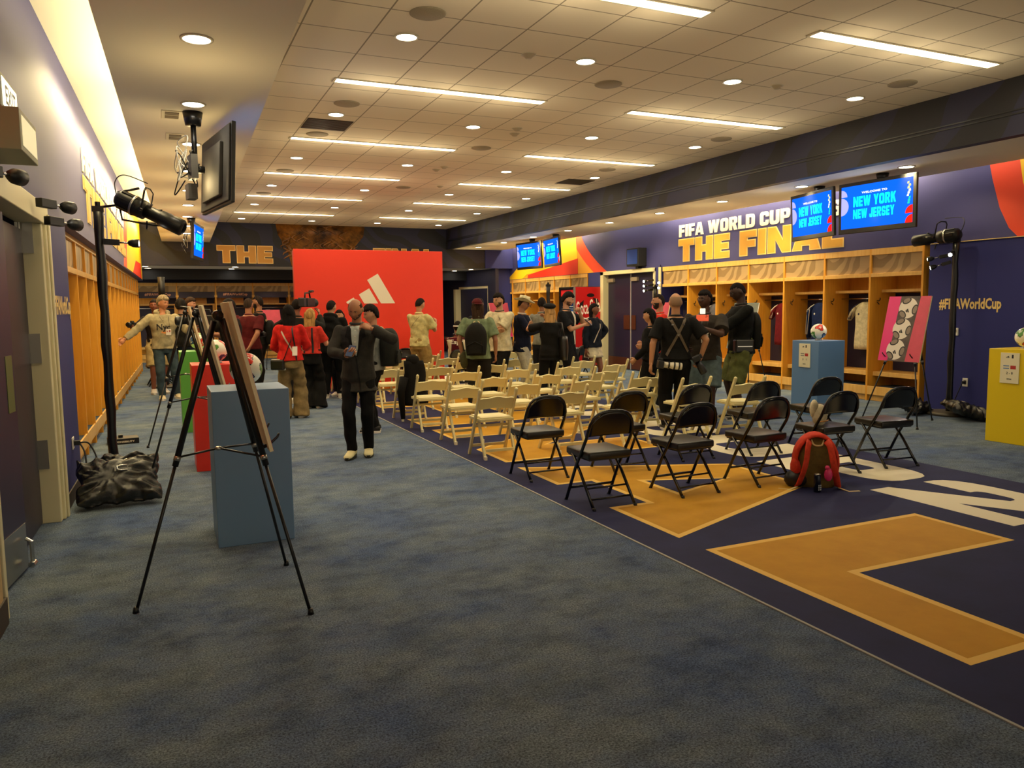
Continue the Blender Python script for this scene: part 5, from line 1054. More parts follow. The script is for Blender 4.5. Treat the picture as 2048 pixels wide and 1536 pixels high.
def person(label, x, y, rz, h=1.75, w=1.0, skin='c08a62', hair=('short', '1c1410'), top=None, bottom=None, shoe='e8e0d0', sole='efe9dc', L=None, R=None, Lh=(.5, .35, -1), Rh=(-.5, .35, -1), head=(0, 0), lean=0, feet=((.055, 0), (-.055, -.02)), fem=0, vox=.011, beard=None, curl=(.5, .5), pn=(None, None), sit=False, seed=None, z0=0, glasses=False, tilt=0, hd=None):
    seed = seed if seed is not None else x*7+y; rz = math.radians(rz); t = thing('person', label, 'person', (x, y, z0), rz); k = h
    sk = M('skin_'+skin, skin, .5, kind='noise', col2=skin, scale=6); H = lambda a, b, c: V((a, b, c))*k
    up = V((0, -math.sin(lean), math.cos(lean))); P = H(0, 0, .52 if not sit else .27); N = P+up*.325*k; shw = (.108 if not fem else .094)*w; fw = V((0, -math.cos(lean), -math.sin(lean)))
    Sp = [N+up*-.036*k+V((s*shw*k, .004*k, -.008*k)) for s in (1, -1)]; Hp = [P+V((s*.05*k*w, 0, -.008*k)) for s in (1, -1)]
    L = L or (.15, -.02, .50); R = R or (-.15, -.02, .50)
    arms = []
    for S_, tg, hn in ((Sp[0], L, Lh), (Sp[1], R, Rh)):
        e, wv = ik(S_, V(tg)*k, .168*k, .148*k, hn); arms.append((S_, e, wv))
    legs = []
    for i, s in enumerate((0, 1)):
        an = V((feet[i][0]*k, feet[i][1]*k, (.045 if len(feet[i]) < 3 else feet[i][2])*k)); kn, an = ik(Hp[i], an, .245*k, .238*k, (.1*(1-2*i), -1, .0 if not sit else .8)); legs.append((Hp[i], kn, an))
    # torso sections along the spine
    def at(q, o=0): return P+up*((q-.52)*k)+fw*o*k
    wa, ch = (.078, .096) if not fem else (.068, .082)
    TS = [(.475, .075, .055, 0), (.505, .092, .066, -.003), (.55, .088, .064, 0), (.61, wa, .056, .002), (.67, wa+.004, .060, .004), (.73, ch, .066 if not fem else .070, .006), (.78, ch+.004, .060, .004), (.812, ch-.014, .050, 0), (.832, .06, .042, 0), (.852, .034, .034, 0)]
    def torso(m, infl=0, z_lo=.475, z_hi=.852, hem=None, sc=1.0):
        rg = []
        if hem: rg.append(ell(at(hem[0]), hem[1]*k*w, hem[2]*k*w, 24)); 
        for q, a, b, o in TS:
            if q < z_lo or q > z_hi: continue
            rg.append(ell(at(q, o), (a*w*sc+infl)*k, (b*w*sc+infl)*k, 24))
        m.loft(rg)
    # head
    hy, hp = head[0], head[1]; base = N+up*.022*k; hc = base+Matrix.Rotation(hp*.6, 3, 'X') @ V((0, 0, 0)) ; TH_ = Matrix.Translation(N+up*.045*k) @ Matrix.Rotation(hy, 4, 'Z') @ Matrix.Rotation(tilt, 4, 'Y') @ Matrix.Rotation(hp, 4, 'X') @ Matrix.Translation((0, -.008*k, .055*k)); hs = k/1.75*.99
    # body, one continuous skin
    m = MB(); torso(m, -.004); m.caps(N-up*.02*k, TH_ @ V((0, .012*k, -.03*k)), .030*k*w, .030*k, 14)
    for S_, e, wv in arms:
        m.caps(S_, e, .026*k*w, .0215*k*w); m.caps(e, wv, .0225*k*w, .0145*k)
    for a, b, c in legs:
        m.caps(a, b, .046*k*w, .031*k*w); m.caps(b, c, .032*k*w, .021*k)
    head_geo(m, TH_, hs, fem)
    bm = remesh(m, 'body', vox if vox < .009 else max(.009, vox-.001), 2)
    hm = MB(); out = dict(root=t, T=TH_, hs=hs, arms=arms, k=k)
    for i, (S_, e, wv) in enumerate(arms):
        f = (wv-e).normalized(); f = V(hd[i]) if hd and hd[i] else f; nn = pn[i] or ((-1 if i == 0 else 1), 0, 0); hand_geo(hm, wv, f, nn, k, curl[i], side=(1 if i == 0 else -1)*(-1))
    n0 = len(bm.vertices); vs = [v.co.copy() for v in bm.vertices]+hm.v; fs = [tuple(p.vertices) for p in bm.polygons]+[tuple(i+n0 for i in f) for f in hm.f]
    b2 = bpy.data.meshes.new('body'); b2.from_pydata([tuple(p) for p in vs], [], fs); bpy.data.meshes.remove(bm); body = obj(b2, 'body', sk, t)
    # face
    for s in (-1, 1):
        c = headpt(V((s*.36, -.93, .07)).normalized(), hs, fem); m = MB(); m.sph(TH_ @ (c+V((0, .007*hs, 0))), .0115*hs, 10); m.build('eye', M('eye_white', 'd8d0c4', .3), t, True)
        m = MB(); m.sph(TH_ @ (c+V((0, -.0015*hs, 0))), .0055*hs, 8); m.build('iris', M('iris', '1c120c', .2), t, True)
        m = MB(); pts = [TH_ @ (headpt(V((s*a, -.95, b)).normalized(), hs, fem)+V((0, -.002*hs, 0))) for a, b in ((.18, .22), (.34, .27), (.52, .22))]; m.tube(pts, [.002*hs, .0036*hs, .0015*hs], 6); m.build('eyebrow', M('hair_'+hair[1], hair[1], .7), t, True)
    m = MB(); m.tube([TH_ @ (headpt(V((a, -.86, -.53+.02*abs(a))).normalized(), hs, fem)+V((0, -.001*hs, 0))) for a in (-.24, -.1, 0, .1, .24)], [.001*hs, .0036*hs, .004*hs, .0036*hs, .001*hs], 6); m.build('mouth', M('lip_'+skin, '%02x%02x%02x' % (int(int(skin[:2], 16)*.72), int(int(skin[2:4], 16)*.52), int(int(skin[4:], 16)*.52)), .5), t, True)
    # hair
    hc = '%02x%02x%02x' % tuple(min(255, int(int(hair[1][i:i+2], 16)*1.5+6)) for i in (0, 2, 4)); hmz = M('hairs_'+hair[1], hair[1], .8, kind='noise', col2=hc, scale=34, bump=.7, spec=.15, stretch=(1, 1, .14))
    st = hair[0]
    if st != 'bald':
        m = hair_geo(TH_, hs, 'short' if st in ('long', 'ponytail') and not fem else st, fem)
        if st == 'long':
            Ls = hair[2] if len(hair) > 2 else .28; rg = []
            for i in range(10):
                v = i/9; zz = .05-v*(Ls+.05); ww = .088+.030*math.sin(v*2.8)-.030*v; rg.append([TH_ @ (V((ww*math.cos(q)*(1+.07*math.sin(4*q+i)), .038+.024*v+.056*(1-.45*v)*math.sin(q)+.006*math.sin(i*2+3*q), zz))*hs) for q in [2*PI*j/22 for j in range(22)]])
            m.loft(rg)
        m.build('hair', hmz, t, True)
    if beard: hair_geo(TH_, hs, beard[0], fem).build('beard', M('hair_'+beard[1], beard[1], .7), t, True)
    if glasses:
        m = MB()
        for s in (-1, 1):
            c = headpt(V((s*.36, -.93, .05)).normalized(), hs, fem)+V((0, -.012*hs, 0)); m.tube([TH_ @ (c+V((.024*hs*math.cos(q), 0, .018*hs*math.sin(q)))) for q in [2*PI*j/14 for j in range(15)]], .0025*hs, 6); m.tube([TH_ @ (c+V((s*.024*hs, 0, .004*hs))), TH_ @ V((s*.082*hs, .01*hs, .012*hs))], .0025*hs, 5)
        m.tube([TH_ @ V((-.012*hs, -.118*hs, .01*hs)), TH_ @ V((.012*hs, -.118*hs, .01*hs))], .0025*hs, 5); m.build('glasses', m_black, t, True)
    # clothes
    if top:
        m = MB(); infl = top.get('fit', .012); hem = top.get('hem', .50); torso(m, infl, hem+.01, .845 if not top.get('high') else .852, hem=(hem, .096+infl+top.get('flare', 0), .068+infl+top.get('flare', 0)*.7)); sl = top.get('sleeve', 'long'); q = top.get('cuff', .024); cov = max(.030*w, .030)
        for S_, e, wv in arms:
            m.caps(S_+(e-S_)*-.02, S_+(e-S_)*.3, .031*k*w+infl*.3*k, .030*k*w+infl*.35*k)
            if sl == 'long': m.tube([S_, S_+(e-S_)*.5, e], [.030*k*w+infl*.4*k, .029*k*w+infl*.4*k, .027*k*w+infl*.4*k], 14); m.sph(e, .027*k*w+infl*.4*k, 12); m.tube([e, e+(wv-e)*.5, e+(wv-e)*.93], [.027*k*w+infl*.4*k, .026*k*w+infl*.4*k, (q+.002)*k], 14)
            elif sl == 'short': m.tube([S_, S_+(e-S_)*.5, S_+(e-S_)*.78], [.030*k*w+infl*.4*k, .032*k*w+infl*.6*k, .034*k*w+infl*.8*k], 16)
        if top.get('hood'): 
            c = N+up*.0*k; m.tube([c+V((.055*k*math.cos(a), .02*k+.048*k*math.sin(a), (.010+.012*math.sin(a))*k)) for a in [PI*(-.35+1.7*j/14) for j in range(15)]], .022*k, 10); m.sph(c+V((0, .062*k, -.025*k)), (.07*k, .035*k, .05*k), 14)
        mat_ = M('leather_black', '121008', .4, spec=.5) if top.get('leather') else cloth('cloth_'+top['c'], top['c'])
        tm = remesh(m, 'top', vox, 3, top.get('folds', .0035), seed); to = obj(tm, top.get('name', 'shirt'), mat_, t); out['top'] = to
        if not top.get('hood'):
            m = MB(); m.tube([N+V((.040*k*math.cos(a), -.002*k+.038*k*math.sin(a), (.002+.004*math.sin(a))*k)) for a in [2*PI*j/20 for j in range(21)]], .0075*k, 8); m.build('collar', M('trim_'+top.get('collar', top['c']), top.get('collar', top['c']), .8), t, True)
    if bottom:
        ty = bottom.get('type', 'trousers'); c = cloth('cloth_'+bottom['c'], bottom['c']); fit = bottom.get('fit', .008); m = MB()
        if ty == 'skirt':
            z1 = bottom.get('len', .40); rg = []
            for j in range(9):
                v = j/8; q = .60+(z1-.60)*v; a = .075+.05*v**.7; rg.append([P+V((a*k*w*math.cos(u)*(1+.05*v*math.sin(9*u)), .72*a*k*w*math.sin(u)*(1+.05*v*math.sin(9*u)), (q-.52)*k)) for u in [2*PI*i/48 for i in range(48)]])
            m.loft(rg); m.build('skirt', c, t, True); m = None
        elif ty == 'wide':
            m.loft([ell(at(q, 0), (a*w+fit)*k, (b*w+fit)*k, 22) for q, a, b in ((.455, .085, .066), (.50, .094, .068), (.55, .088, .064), (.60, .076, .056))])
            for a, b, d in legs: m.tube([a, b, d+V((0, 0, -.030*k))], [.056*k*w, .058*k*w, bottom.get('hemw', .062)*k*w], 16)
        else:
            m.loft([ell(at(q, 0), (a*w+fit)*k, (b*w+fit)*k, 22) for q, a, b in ((.458, .078, .058), (.50, .092, .066), (.55, .088, .064), (.60, .078, .058))])
            for a, b, d in legs:
                if ty == 'shorts': m.tube([a, a+(b-a)*.5, a+(b-a)*bottom.get('to', .9)], [.050*k*w+fit*k, .045*k*w+fit*1.2*k, .041*k*w+fit*1.6*k], 16)
                else: m.tube([a, b], [.049*k*w+fit*k, .036*k*w+fit*k], 16); m.sph(b, .036*k*w+fit*k, 12); m.tube([b, b+(d-b)*.5, d+(b-d).normalized()*.0], [.036*k*w+fit*k, .033*k*w+fit*k, .026*k*w+fit*1.2*k], 16)
        if m: obj(remesh(m, 'legs', vox, 3, bottom.get('folds', .004), seed+3), ty if ty != 'wide' else 'trousers', c, t)
    # shoes
    ms = M('shoe_'+shoe, shoe, .6); mso = M('sole_'+sole, sole, .6)
    for i, (a, b, d) in enumerate(legs):
        toe = feet[i][3] if len(feet[i]) > 3 else (.12 if i == 0 else -.12); R3 = Matrix.Rotation(toe, 3, 'Z'); o = V((d.x, d.y, d.z-.045*k)); rg = []
        for yy, wd, hh in ((.042, .018, .042), (.030, .026, .056), (.0, .028, .060), (-.03, .027, .044), (-.065, .030, .030), (-.095, .028, .024), (-.118, .018, .018)):
            rg.append([o+R3 @ V((wd*k*math.cos(q), yy*k, .008*k+(hh*.5*k)*(1+math.sin(q)))) for q in [2*PI*j/14 for j in range(14)]])
        m = MB(); m.loft(rg); s_ = m.build('shoe', ms, t, True); rg = []
        for zz, gr in ((0, 1.0), (.019, 1.06)): rg.append([o+R3 @ V((.031*gr*k*math.cos(q)*(1-.12*math.sin(q)), -.038*k-.084*gr*k*math.sin(q), zz*k)) for q in [2*PI*j/24 for j in range(24)]])
        m = MB(); m.loft(rg); m.build('sole', mso, s_)
    return out
def decal(pr, name, mat, loops=None, text=None, box=(0, 0, .1, .1), off=.004, back=False, sub=2, rot=0):
    """print on the front or back of the top: 2D coordinates x (to the viewer's right), z in metres"""
    me = pr['top'].data; bv = BVHTree.FromPolygons([v.co for v in me.vertices], [tuple(p.vertices) for p in me.polygons]); sg = 1 if back else -1
    if text: vs, fs = text_geo(text, .02); pts = [V((box[0]+a*box[2], box[1]+b*box[3])) for a, b in vs]
    else:
        L3 = [[V((p[0], p[1], 0)) for p in l] for l in loops]; pts = [V((p.x, p.y)) for l in L3 for p in l]; fs = [tuple(f) for f in geometry.tessellate_polygon(L3)]
    for _ in range(sub):
        nf = []; mid = {}
        def md(a, b):
            q = (min(a, b), max(a, b))
            if q not in mid: mid[q] = len(pts); pts.append((pts[a]+pts[b])/2)
            return mid[q]
        for f in fs:
            if len(f) != 3: nf.append(f); continue
            a, b, c = f; p, q, r = md(a, b), md(b, c), md(c, a); nf += [(a, p, r), (p, b, q), (r, q, c), (p, q, r)]
        fs = nf
    out = []
    for p in pts:
        X = p.x*(-1 if back else 1); h_ = bv.ray_cast(V((X, sg*.6, p.y)), V((0, -sg, 0))); yv = h_[0].y if h_[0] else 0; out.append((X, yv+sg*off, p.y))
    m = MB(); m.add(out, [f if not back else tuple(f) for f in fs]); return m.build(name, mat, pr['root'], True)
def wpt(pr, p): return pr['root'].matrix_world @ V(p) if 0 else Matrix.Translation(pr['root'].location) @ Matrix.Rotation(pr['root'].rotation_euler.z, 4, 'Z') @ V(p)
def held_phone(pr, side, label, off=(0, -.03, .05), tiltx=-.6, rzl=0, col='141414', scr_=None, rolly=0):
    a = pr['arms'][side]; p = a[2]+V(off); t = thing('phone', label, 'phone', wpt(pr, p), pr['root'].rotation_euler.z+rzl); R3 = Matrix.Rotation(tiltx, 3, 'X') @ Matrix.Rotation(rolly, 3, 'Y')
    m = MB(); m.rbox((0, 0, 0), (.072, .009, .15), R3); m.build('case', M('phone_'+col, col, .35), t, bevel=.003)
    m = MB(); m.rbox(R3 @ V((0, -.0052, 0)), (.066, .001, .142), R3); m.build('screen', M('phone_screen', '20242c', .25, emit=.04, ecol='a0b0d0'), t)
    m = MB(); m.rbox(R3 @ V((-.018, .006, .05)), (.03, .003, .03), R3); m.build('camera_bump', m_black, t); return t
def dslr(label, p, d, lens='161616', L_=.22, rings=False):
    d = V(d).normalized(); u = V((0, 0, 1)) if abs(d.z) < .9 else V((0, 1, 0)); a = (u-d*u.dot(d)).normalized(); b = d.cross(a); R = Matrix((b, a, d)).transposed(); t = thing('camera', label, 'camera', p)
    m = MB(); m.rbox((0, 0, 0), (.15, .10, .07), R); m.rbox(R @ V((0, .06, -.005)), (.05, .04, .06), R); m.build('camera_body', m_blackp, t, bevel=.01)
    m = MB(); m.lathe([(.001, .03), (.036, .03), (.038, L_*.5), (.045, L_*.6), (.045, L_), (.04, L_+.01), (.001, L_-.005)], R=R, n=24); m.build('lens', M('lens_'+lens, lens, .4), t, True)
    if rings:
        for q in (.35, .62, .85): m = MB(); m.lathe([(.047, L_*q), (.048, L_*q), (.048, L_*q+.02), (.047, L_*q+.02)], R=R, n=24); m.build('lens_ring', m_black, t, True)
    return t
def camcorder(label, p, rz):
    t = thing('video_camera', label, 'camera', p, rz); m = MB(); m.box(-.07, .07, -.20, .20, -.07, .08); m.build('camera_body', m_blackp, t, bevel=.012)
    m = MB(); m.lathe([(.001, .18), (.05, .18), (.055, .30), (.07, .31), (.07, .37), (.06, .38), (.001, .36)], R=Matrix.Rotation(PI/2, 3, 'X'), n=22); m.build('lens', m_blackp, t, True)
    m = MB(); m.tube([(0, .14, .08), (0, .12, .16), (0, -.10, .17), (0, -.14, .08)], .014, 8); m.build('handle', m_black, t, True)
    m = MB(); m.tube([(.0, -.12, .19), (.0, -.30, .20)], .022, 10); m.build('microphone', m_black, t, True); m = MB(); m.box(.07, .20, -.16, -.10, .02, .09); m.build('viewfinder', m_blackp, t, bevel=.008)
    m = MB(); m.box(-.05, .05, .20, .32, -.06, .07); m.build('battery', M('battery_grey', '2c2c2e', .5), t, bevel=.006); m = MB(); m.box(.071, .074, -.02, .08, -.02, .05); m.build('side_display', M('lcd_light', 'b0b8c0', .4, emit=.3, ecol='b0b8c0'), t); return t
def badge(pr, x, z, col='e8dcc8'):
    o = decal(pr, 'press_badge', M('badge_'+col, col, .5), [[(x-.045, z), (x+.045, z), (x+.045, z+.11), (x-.045, z+.11)]], off=.012, sub=1); decal(pr, 'badge_photo', M('badge_red', 'b8382c', .5), [[(x-.03, z+.055), (x+.03, z+.055), (x+.03, z+.09), (x-.03, z+.09)]], off=.014, sub=0)
    k = pr['k']
    for s in (-1, 1): decal(pr, 'lanyard', M('lanyard_cloth', '3a3026', .7), [[(x+s*.01, z+.11), (x+s*.016, z+.11), (s*.075+.006, .815*k), (s*.075-.002, .815*k)]], off=.008, sub=3)
DK = '17150f'
# --- the man in the dark jacket, walking and looking at his phone
p = person('man in dark grey blazer and black trousers looking at his phone in the aisle', 1.93, 8.25, -22, 1.70, 1.04, 'b07850', ('recede', '2a1a10'), dict(c='38352e', hem=.42, fit=.015, flare=.006, name='blazer', cuff=.028, collar='38352e', folds=.004), dict(c='0c0c0c', fit=.004), shoe='d8cf9c', sole='2c2a18',
           R=(-.035, -.20, .655), Rh=(-1, .3, -.5), L=(.105, -.115, .815), Lh=(1, .25, -.55), head=(-.12, .52), tilt=.08, feet=((.046, .03), (-.048, -.05)), vox=.0075, beard=('beard', '4e3220'), curl=(.75, .55), pn=((-.5, .6, -.6), (.35, .55, .75)), hd=(V((-.9, -.1, .35)), V((.55, -.72, .25))))
k = 1.70
shirt = M('shirt_pale', 'b8c0b0', .75); lap = cloth('blazer_lapel', '1f1d19')
decal(p, 'shirt_front', shirt, [[(-.052, .845*k), (.052, .845*k), (.046, .79*k), (.018, .66*k), (0, .645*k), (-.026, .70*k), (-.055, .79*k)]], off=.004, sub=4)
for s in (-1, 1): decal(p, 'lapel', lap, [[(s*.052, .845*k), (s*.085, .83*k), (s*.11, .765*k), (s*.075, .755*k), (s*.02, .64*k), (s*.0, .635*k), (s*.03, .70*k)]], off=.008, sub=3)
for s in (-1, 1): decal(p, 'shirt_collar', M('shirt_pale2', 'c8cebc', .7), [[(s*.012, .822*k), (s*.045, .855*k), (s*.066, .838*k), (s*.036, .80*k)]], off=.014, sub=3)
for q in range(4): decal(p, 'shirt_button', m_white, [[(-.006, (.80-.035*q)*k), (.004, (.80-.035*q)*k), (.004, (.806-.035*q)*k), (-.006, (.806-.035*q)*k)]], off=.008, sub=0)
decal(p, 'blazer_button', m_black, [[(.0, .63*k), (.012, .63*k), (.012, .638*k), (.0, .638*k)]], off=.012, sub=0)
decal(p, 'opening_shadow', M('blazer_shadow', '0c0b09', .9), [[(-.004, .635*k), (.008, .635*k), (.05, .43*k), (.035, .43*k)]], off=.006, sub=3)  # near-black strip painted as the shade inside the open blazer front
held_phone(p, 1, 'dark phone in the right hand of the man in the blazer', off=(.052, -.075, .052), tiltx=-.75, rolly=.25)
# --- the man in the pale hoodie
p = person('grey haired man in beige hoodie and jeans with arms spread by the left lockers', .07, 15.3, 8, 1.83, 1.06, 'c08058', ('fluffy', '6e6048'), dict(c='b0a27c', hem=.50, fit=.022, hood=1, name='hoodie', cuff=.026, folds=.006), dict(c='3c4c54', fit=.006), shoe='d8c8a0', R=(-.36, -.06, .60), Rh=(-.4, .5, -.5), L=(.27, -.14, .72), Lh=(.6, .2, -1), head=(.55, .12), feet=((.10, .02), (-.05, -.05)), vox=.010, curl=(1.0, .2), pn=((-1, 0, 0), (0, -1, 0)))
badge(p, .06, 1.16); decal(p, 'print_script', M('ink_dark', '1a1a22', .7), text='Nyc', box=(-.13, 1.22, .22, .14), off=.006, sub=0); decal(p, 'print_colour', M('print_orange', 'd88840', .6), [[(-.06, 1.20), (.10, 1.17), (.08, 1.21), (-.05, 1.23)]], off=.005); decal(p, 'pouch_pocket', cloth('hoodie_pocket', '9c9070'), [[(-.10, .97), (.10, .97), (.13, 1.03), (.08, 1.13), (-.08, 1.13), (-.13, 1.03)]], off=.005)
m = MB(); c = wpt(p, p['arms'][0][2]); tag(MB().tube([(0, 0, -.06), (0, 0, .07)], .014, 10).build('microphone', m_black, None, True, at=(c.x+.03, c.y-.07, c.z+.08)), 'small black microphone held up by the man in the beige hoodie', 'microphone')
p = person('man in dark shirt and beige shorts behind the hoodie man', -.06, 16.4, 10, 1.79, 1.0, '8a5038', ('short', '17100c'), dict(c='241a1a', sleeve='short'), dict(c='c8b078', type='shorts', fit=.014), shoe='d8d0c8', R=(-.26, -.22, .72), L=(.12, -.2, .62), head=(-.3, 0), vox=.013, hd=(None, None))
c = wpt(p, p['arms'][1][2]); dslr('black camera held out by the man behind the hoodie man', (c.x, c.y-.06, c.z+.05), (-.5, -.8, .1), L_=.12)
person('dark haired person in black seen from behind by the middle easel', .40, 16.35, 158, 1.78, 1.0, 'b08060', ('fluffy', '15110d'), dict(c=DK, sleeve='long', fit=.016), dict(c='1c2230'), L=(.12, -.2, .6), R=(-.12, -.2, .6), head=(.3, 0), vox=.012)
p = person('man in black tee raising his forearm behind the third easel', .60, 17.4, 60, 1.82, 1.0, 'c08a68', ('fluffy', '2a1e14'), dict(c=DK, sleeve='short'), dict(c='1c2230'), R=(-.10, -.17, .77), L=(.1, -.2, .72), head=(.0, .05), vox=.012, curl=(1.0, 1.0))
p = person('heavy bearded man in black tee working a video camera on the left', 1.02, 12.75, -105, 1.75, 1.2, 'a86a48', ('short', '1a1410'), dict(c='14130f', sleeve='short', fit=.016), dict(c='171717', fit=.01), L=(.06, -.30, .74), R=(-.14, -.25, .70), head=(0, .05), vox=.011, beard=('beard', '3c2a1c'), curl=(.9, .9))
camcorder('large black video camera in front of the heavy bearded man', (.60, 12.70, 1.44), -1.85); decal(p, 'shirt_logo', m_white, [[(.06, 1.27), (.09, 1.27), (.09, 1.285), (.06, 1.285)]], off=.005, sub=0)
t = thing('camera_tripod', 'black camera tripod under the video camera on the left', 'tripod', (.60, 12.70, 0))
for q in range(3):
    a = q*2*PI/3; m = MB(); m.tube([(0, 0, 1.30), (.12*math.cos(a), .12*math.sin(a), .8), (.26*math.cos(a), .26*math.sin(a), 0)], [.018, .016, .011], 8); m.build('leg', m_black, t, True)
m = MB(); m.lathe([(.001, 1.26), (.04, 1.26), (.045, 1.33), (.03, 1.37), (.001, 1.37)], n=16); m.build('head', m_black, t, True)
p = person('man in maroon tee seen from behind with hands together behind his back', 1.47, 14.6, 148, 1.78, 1.14, 'a87050', ('buzz', '2a2018'), dict(c='5c1618', sleeve='short', fit=.014), dict(c='14120f'), L=(.04, .13, .52), R=(-.06, .13, .53), Lh=(1, .6, -.2), Rh=(-1, .6, -.2), vox=.012, shoe='17150f')
c = wpt(p, (-.13, -.16, 1.15)); dslr('black camera hanging at the side of the man in maroon tee', c, (.6, -.7, 0), L_=.10)
p = person('bearded man in black tee with backpack in left profile near the backdrop', 1.76, 15.6, -112, 1.83, 1.05, 'b07c58', ('short', '1c1510'), dict(c=DK, sleeve='short', fit=.014), dict(c='15130f', type='shorts', fit=.014), L=(.1, -.18, .62), R=(-.1, -.16, .62), vox=.012, beard=('beardthick', '1c1510'), shoe='1a1815')
backpack('backpack', 'black backpack worn by the bearded man in left profile', wpt(p, (0, .20, .93)), math.radians(-112), .30, .46, .16, '14120e', '14120e', worn=True)
p = person('woman with long black hair in red sweatshirt and wide khaki trousers', 1.72, 11.6, 162, 1.64, 1.02, 'b88060', ('long', '0e0b09', .34), dict(c='d8241c', fit=.024, hem=.52, name='sweatshirt', folds=.006, cuff=.026), dict(c='8a744c', type='wide', fit=.012, hemw=.072, folds=.008), fem=1, L=(.13, -.18, .60), R=(-.11, -.18, .62), head=(.25, .2), vox=.010, shoe='c8b890', feet=((.07, .03), (-.07, -.04)))
t = thing('handbag', 'small black bag with pale edges hanging from the woman in red sweatshirt', 'bag', wpt(p, (.16, .13, .80)), math.radians(150)); m = MB(); m.box(-.10, .10, -.03, .03, -.075, .075); m.build('bag_body', m_vin, t, bevel=.02); m = MB(); m.tube([(-.10, -.034, -.075), (-.10, -.034, .075), (.10, -.034, .075), (.10, -.034, -.075), (-.10, -.034, -.075)], .005, 6); m.build('piping', m_white, t, True); m = MB(); m.tube([(-.09, 0, .07), (-.20, -.03, .35), (-.22, -.08, .56)], .007, 6, flat=.4); m.build('strap', m_black, t, True)
decal(p, 'bag_strap', M('strap_pale', 'c8b8a0', .7), [[(-.10, 1.27), (-.085, 1.29), (.09, .95), (.075, .94)]], off=.008, back=True, sub=3); decal(p, 'dark_strap', m_black, [[(.05, 1.33), (.07, 1.33), (.12, .86), (.10, .86)]], off=.008, back=True, sub=3); decal(p, 'press_badge', M('badge_e8dcc8', 'e8dcc8'), [[(.055, .93), (.12, .93), (.12, 1.06), (.055, 1.06)]], off=.014, back=True, sub=1)
p = person('cameraman in black with a broadcast camera on his shoulder near the backdrop', 2.12, 13.4, 152, 1.74, 1.08, 'a87050', ('short', '15110d'), dict(c='23231f', fit=.018), dict(c='17171a'), L=(.14, -.16, .82), R=(-.16, -.20, .86), Lh=(1, 0, -.6), vox=.012, head=(0, .05))
camcorder('large black broadcast camera on the shoulder of the cameraman', (2.30, 13.35, 1.70), math.radians(152))
p = person('woman with long blond hair in red and white jersey and wide black trousers', 2.20, 12.62, 150, 1.58, .98, 'c89070', ('long', '8a6a3c', .30), dict(c='d83a2c', sleeve='short', fit=.018, hem=.56, folds=.004, collar='e8e0d0'), dict(c='121110', type='wide', fit=.012, hemw=.085, folds=.007), fem=1, L=(.11, -.18, .66), R=(-.1, -.2, .66), head=(.1, .1), vox=.010, shoe='d8cc98', lean=0)
for s in (-1, 1): decal(p, 'shoulder_strap', m_black, [[(s*.055, .90), (s*.085, .90), (s*.075, 1.30), (s*.05, 1.30)]], off=.006, back=True, sub=3)
p = person('man in black hooded jacket seen from behind at the end of the aisle', 2.78, 13.85, 150, 1.72, 1.14, 'b88864', ('short', '15100c'), dict(c='131312', fit=.022, hood=1, name='jacket', hem=.48, folds=.006), dict(c='0e0e0e', fit=.012), L=(.10, -.2, .66), R=(-.1, -.2, .66), head=(-.35, .1), vox=.010, shoe='e0dccc', feet=((.09, .0), (-.07, -.04)))
person('woman with dark hair raising a hand to her mouth before the backdrop', 3.02, 14.26, -30, 1.55, .95, 'c08c68', ('long', '0f0c0a', .2), dict(c='15151c'), dict(c='15151a'), fem=1, R=(.02, -.13, .86), L=(.05, -.14, .84), vox=.012, curl=(.8, .8))
p = person('dark haired person in grey top behind the man in the blazer', 2.50, 9.78, -118, 1.61, 1.0, 'c08c68', ('fluffy', '17100c'), dict(c='8c8e88', sleeve='long'), dict(c='101012'), head=(.6, .2), L=(.12, -.1, .55), vox=.010, shoe='15130f')
backpack('backpack', 'large dark green backpack beside the man in the blazer', wpt(p, (0, .20, .86)), math.radians(-118), .32, .48, .22, '1e2018', '1e2018', worn=True)
p = person('man in cream tee and beige shorts standing before the red backdrop', 4.53, 14.24, 128, 1.76, 1.04, 'b88058', ('short', '15100c'), dict(c='d8cc8c', sleeve='short', fit=.022, hem=.49, folds=.006), dict(c='a88c54', type='shorts', fit=.018), L=(.05, -.22, .72), R=(-.08, -.2, .74), head=(-.2, .25), vox=.010); held_phone(p, 0, 'purple phone of the man in the cream tee', off=(-.03, -.06, .05), tiltx=.5, col='7a6aa8')
decal(p, 'cross_strap', m_black, [[(-.11, 1.20), (-.10, 1.22), (.10, 1.44), (.09, 1.42)]], off=.008, back=True, sub=3)
# seated man in two tone jersey
p = person('seated man in maroon and cream jersey with white printed word', 5.30, 14.2, 150, 1.74, 1.04, 'a87050', ('short', '15100c'), dict(c='5c1420', sleeve='short', fit=.016, hem=.50), dict(c='17151a'), sit=True, L=(.08, -.30, .36), R=(-.08, -.30, .36), feet=((.07, -.22), (-.07, -.22)), vox=.011)
decal(p, 'printed_word', m_white, text='Espa', box=(-.13, .86, .26, .11), off=.006, back=True, sub=0)
for s in (-1, 1): decal(p, 'cream_side', M('cream_cloth', 'd8ccac', .8), [[(s*.13, .62), (s*.20, .62), (s*.21, 1.0), (s*.10, 1.02)]], off=.005, back=True, sub=3)
m = MB(); T_ = p['T']; m.tube([T_ @ (V((.082*math.cos(a), .004+.104*math.sin(a), .02))) for a in [2*PI*j/20 for j in range(21)]], .012, 8); m.build('head_band', m_white, p['root'], True)
dup(BC, (5.33, 14.1, 0), math.radians(150)+PI, 'black folding chair under the seated man in the maroon jersey', 'black chairs behind the crowd')
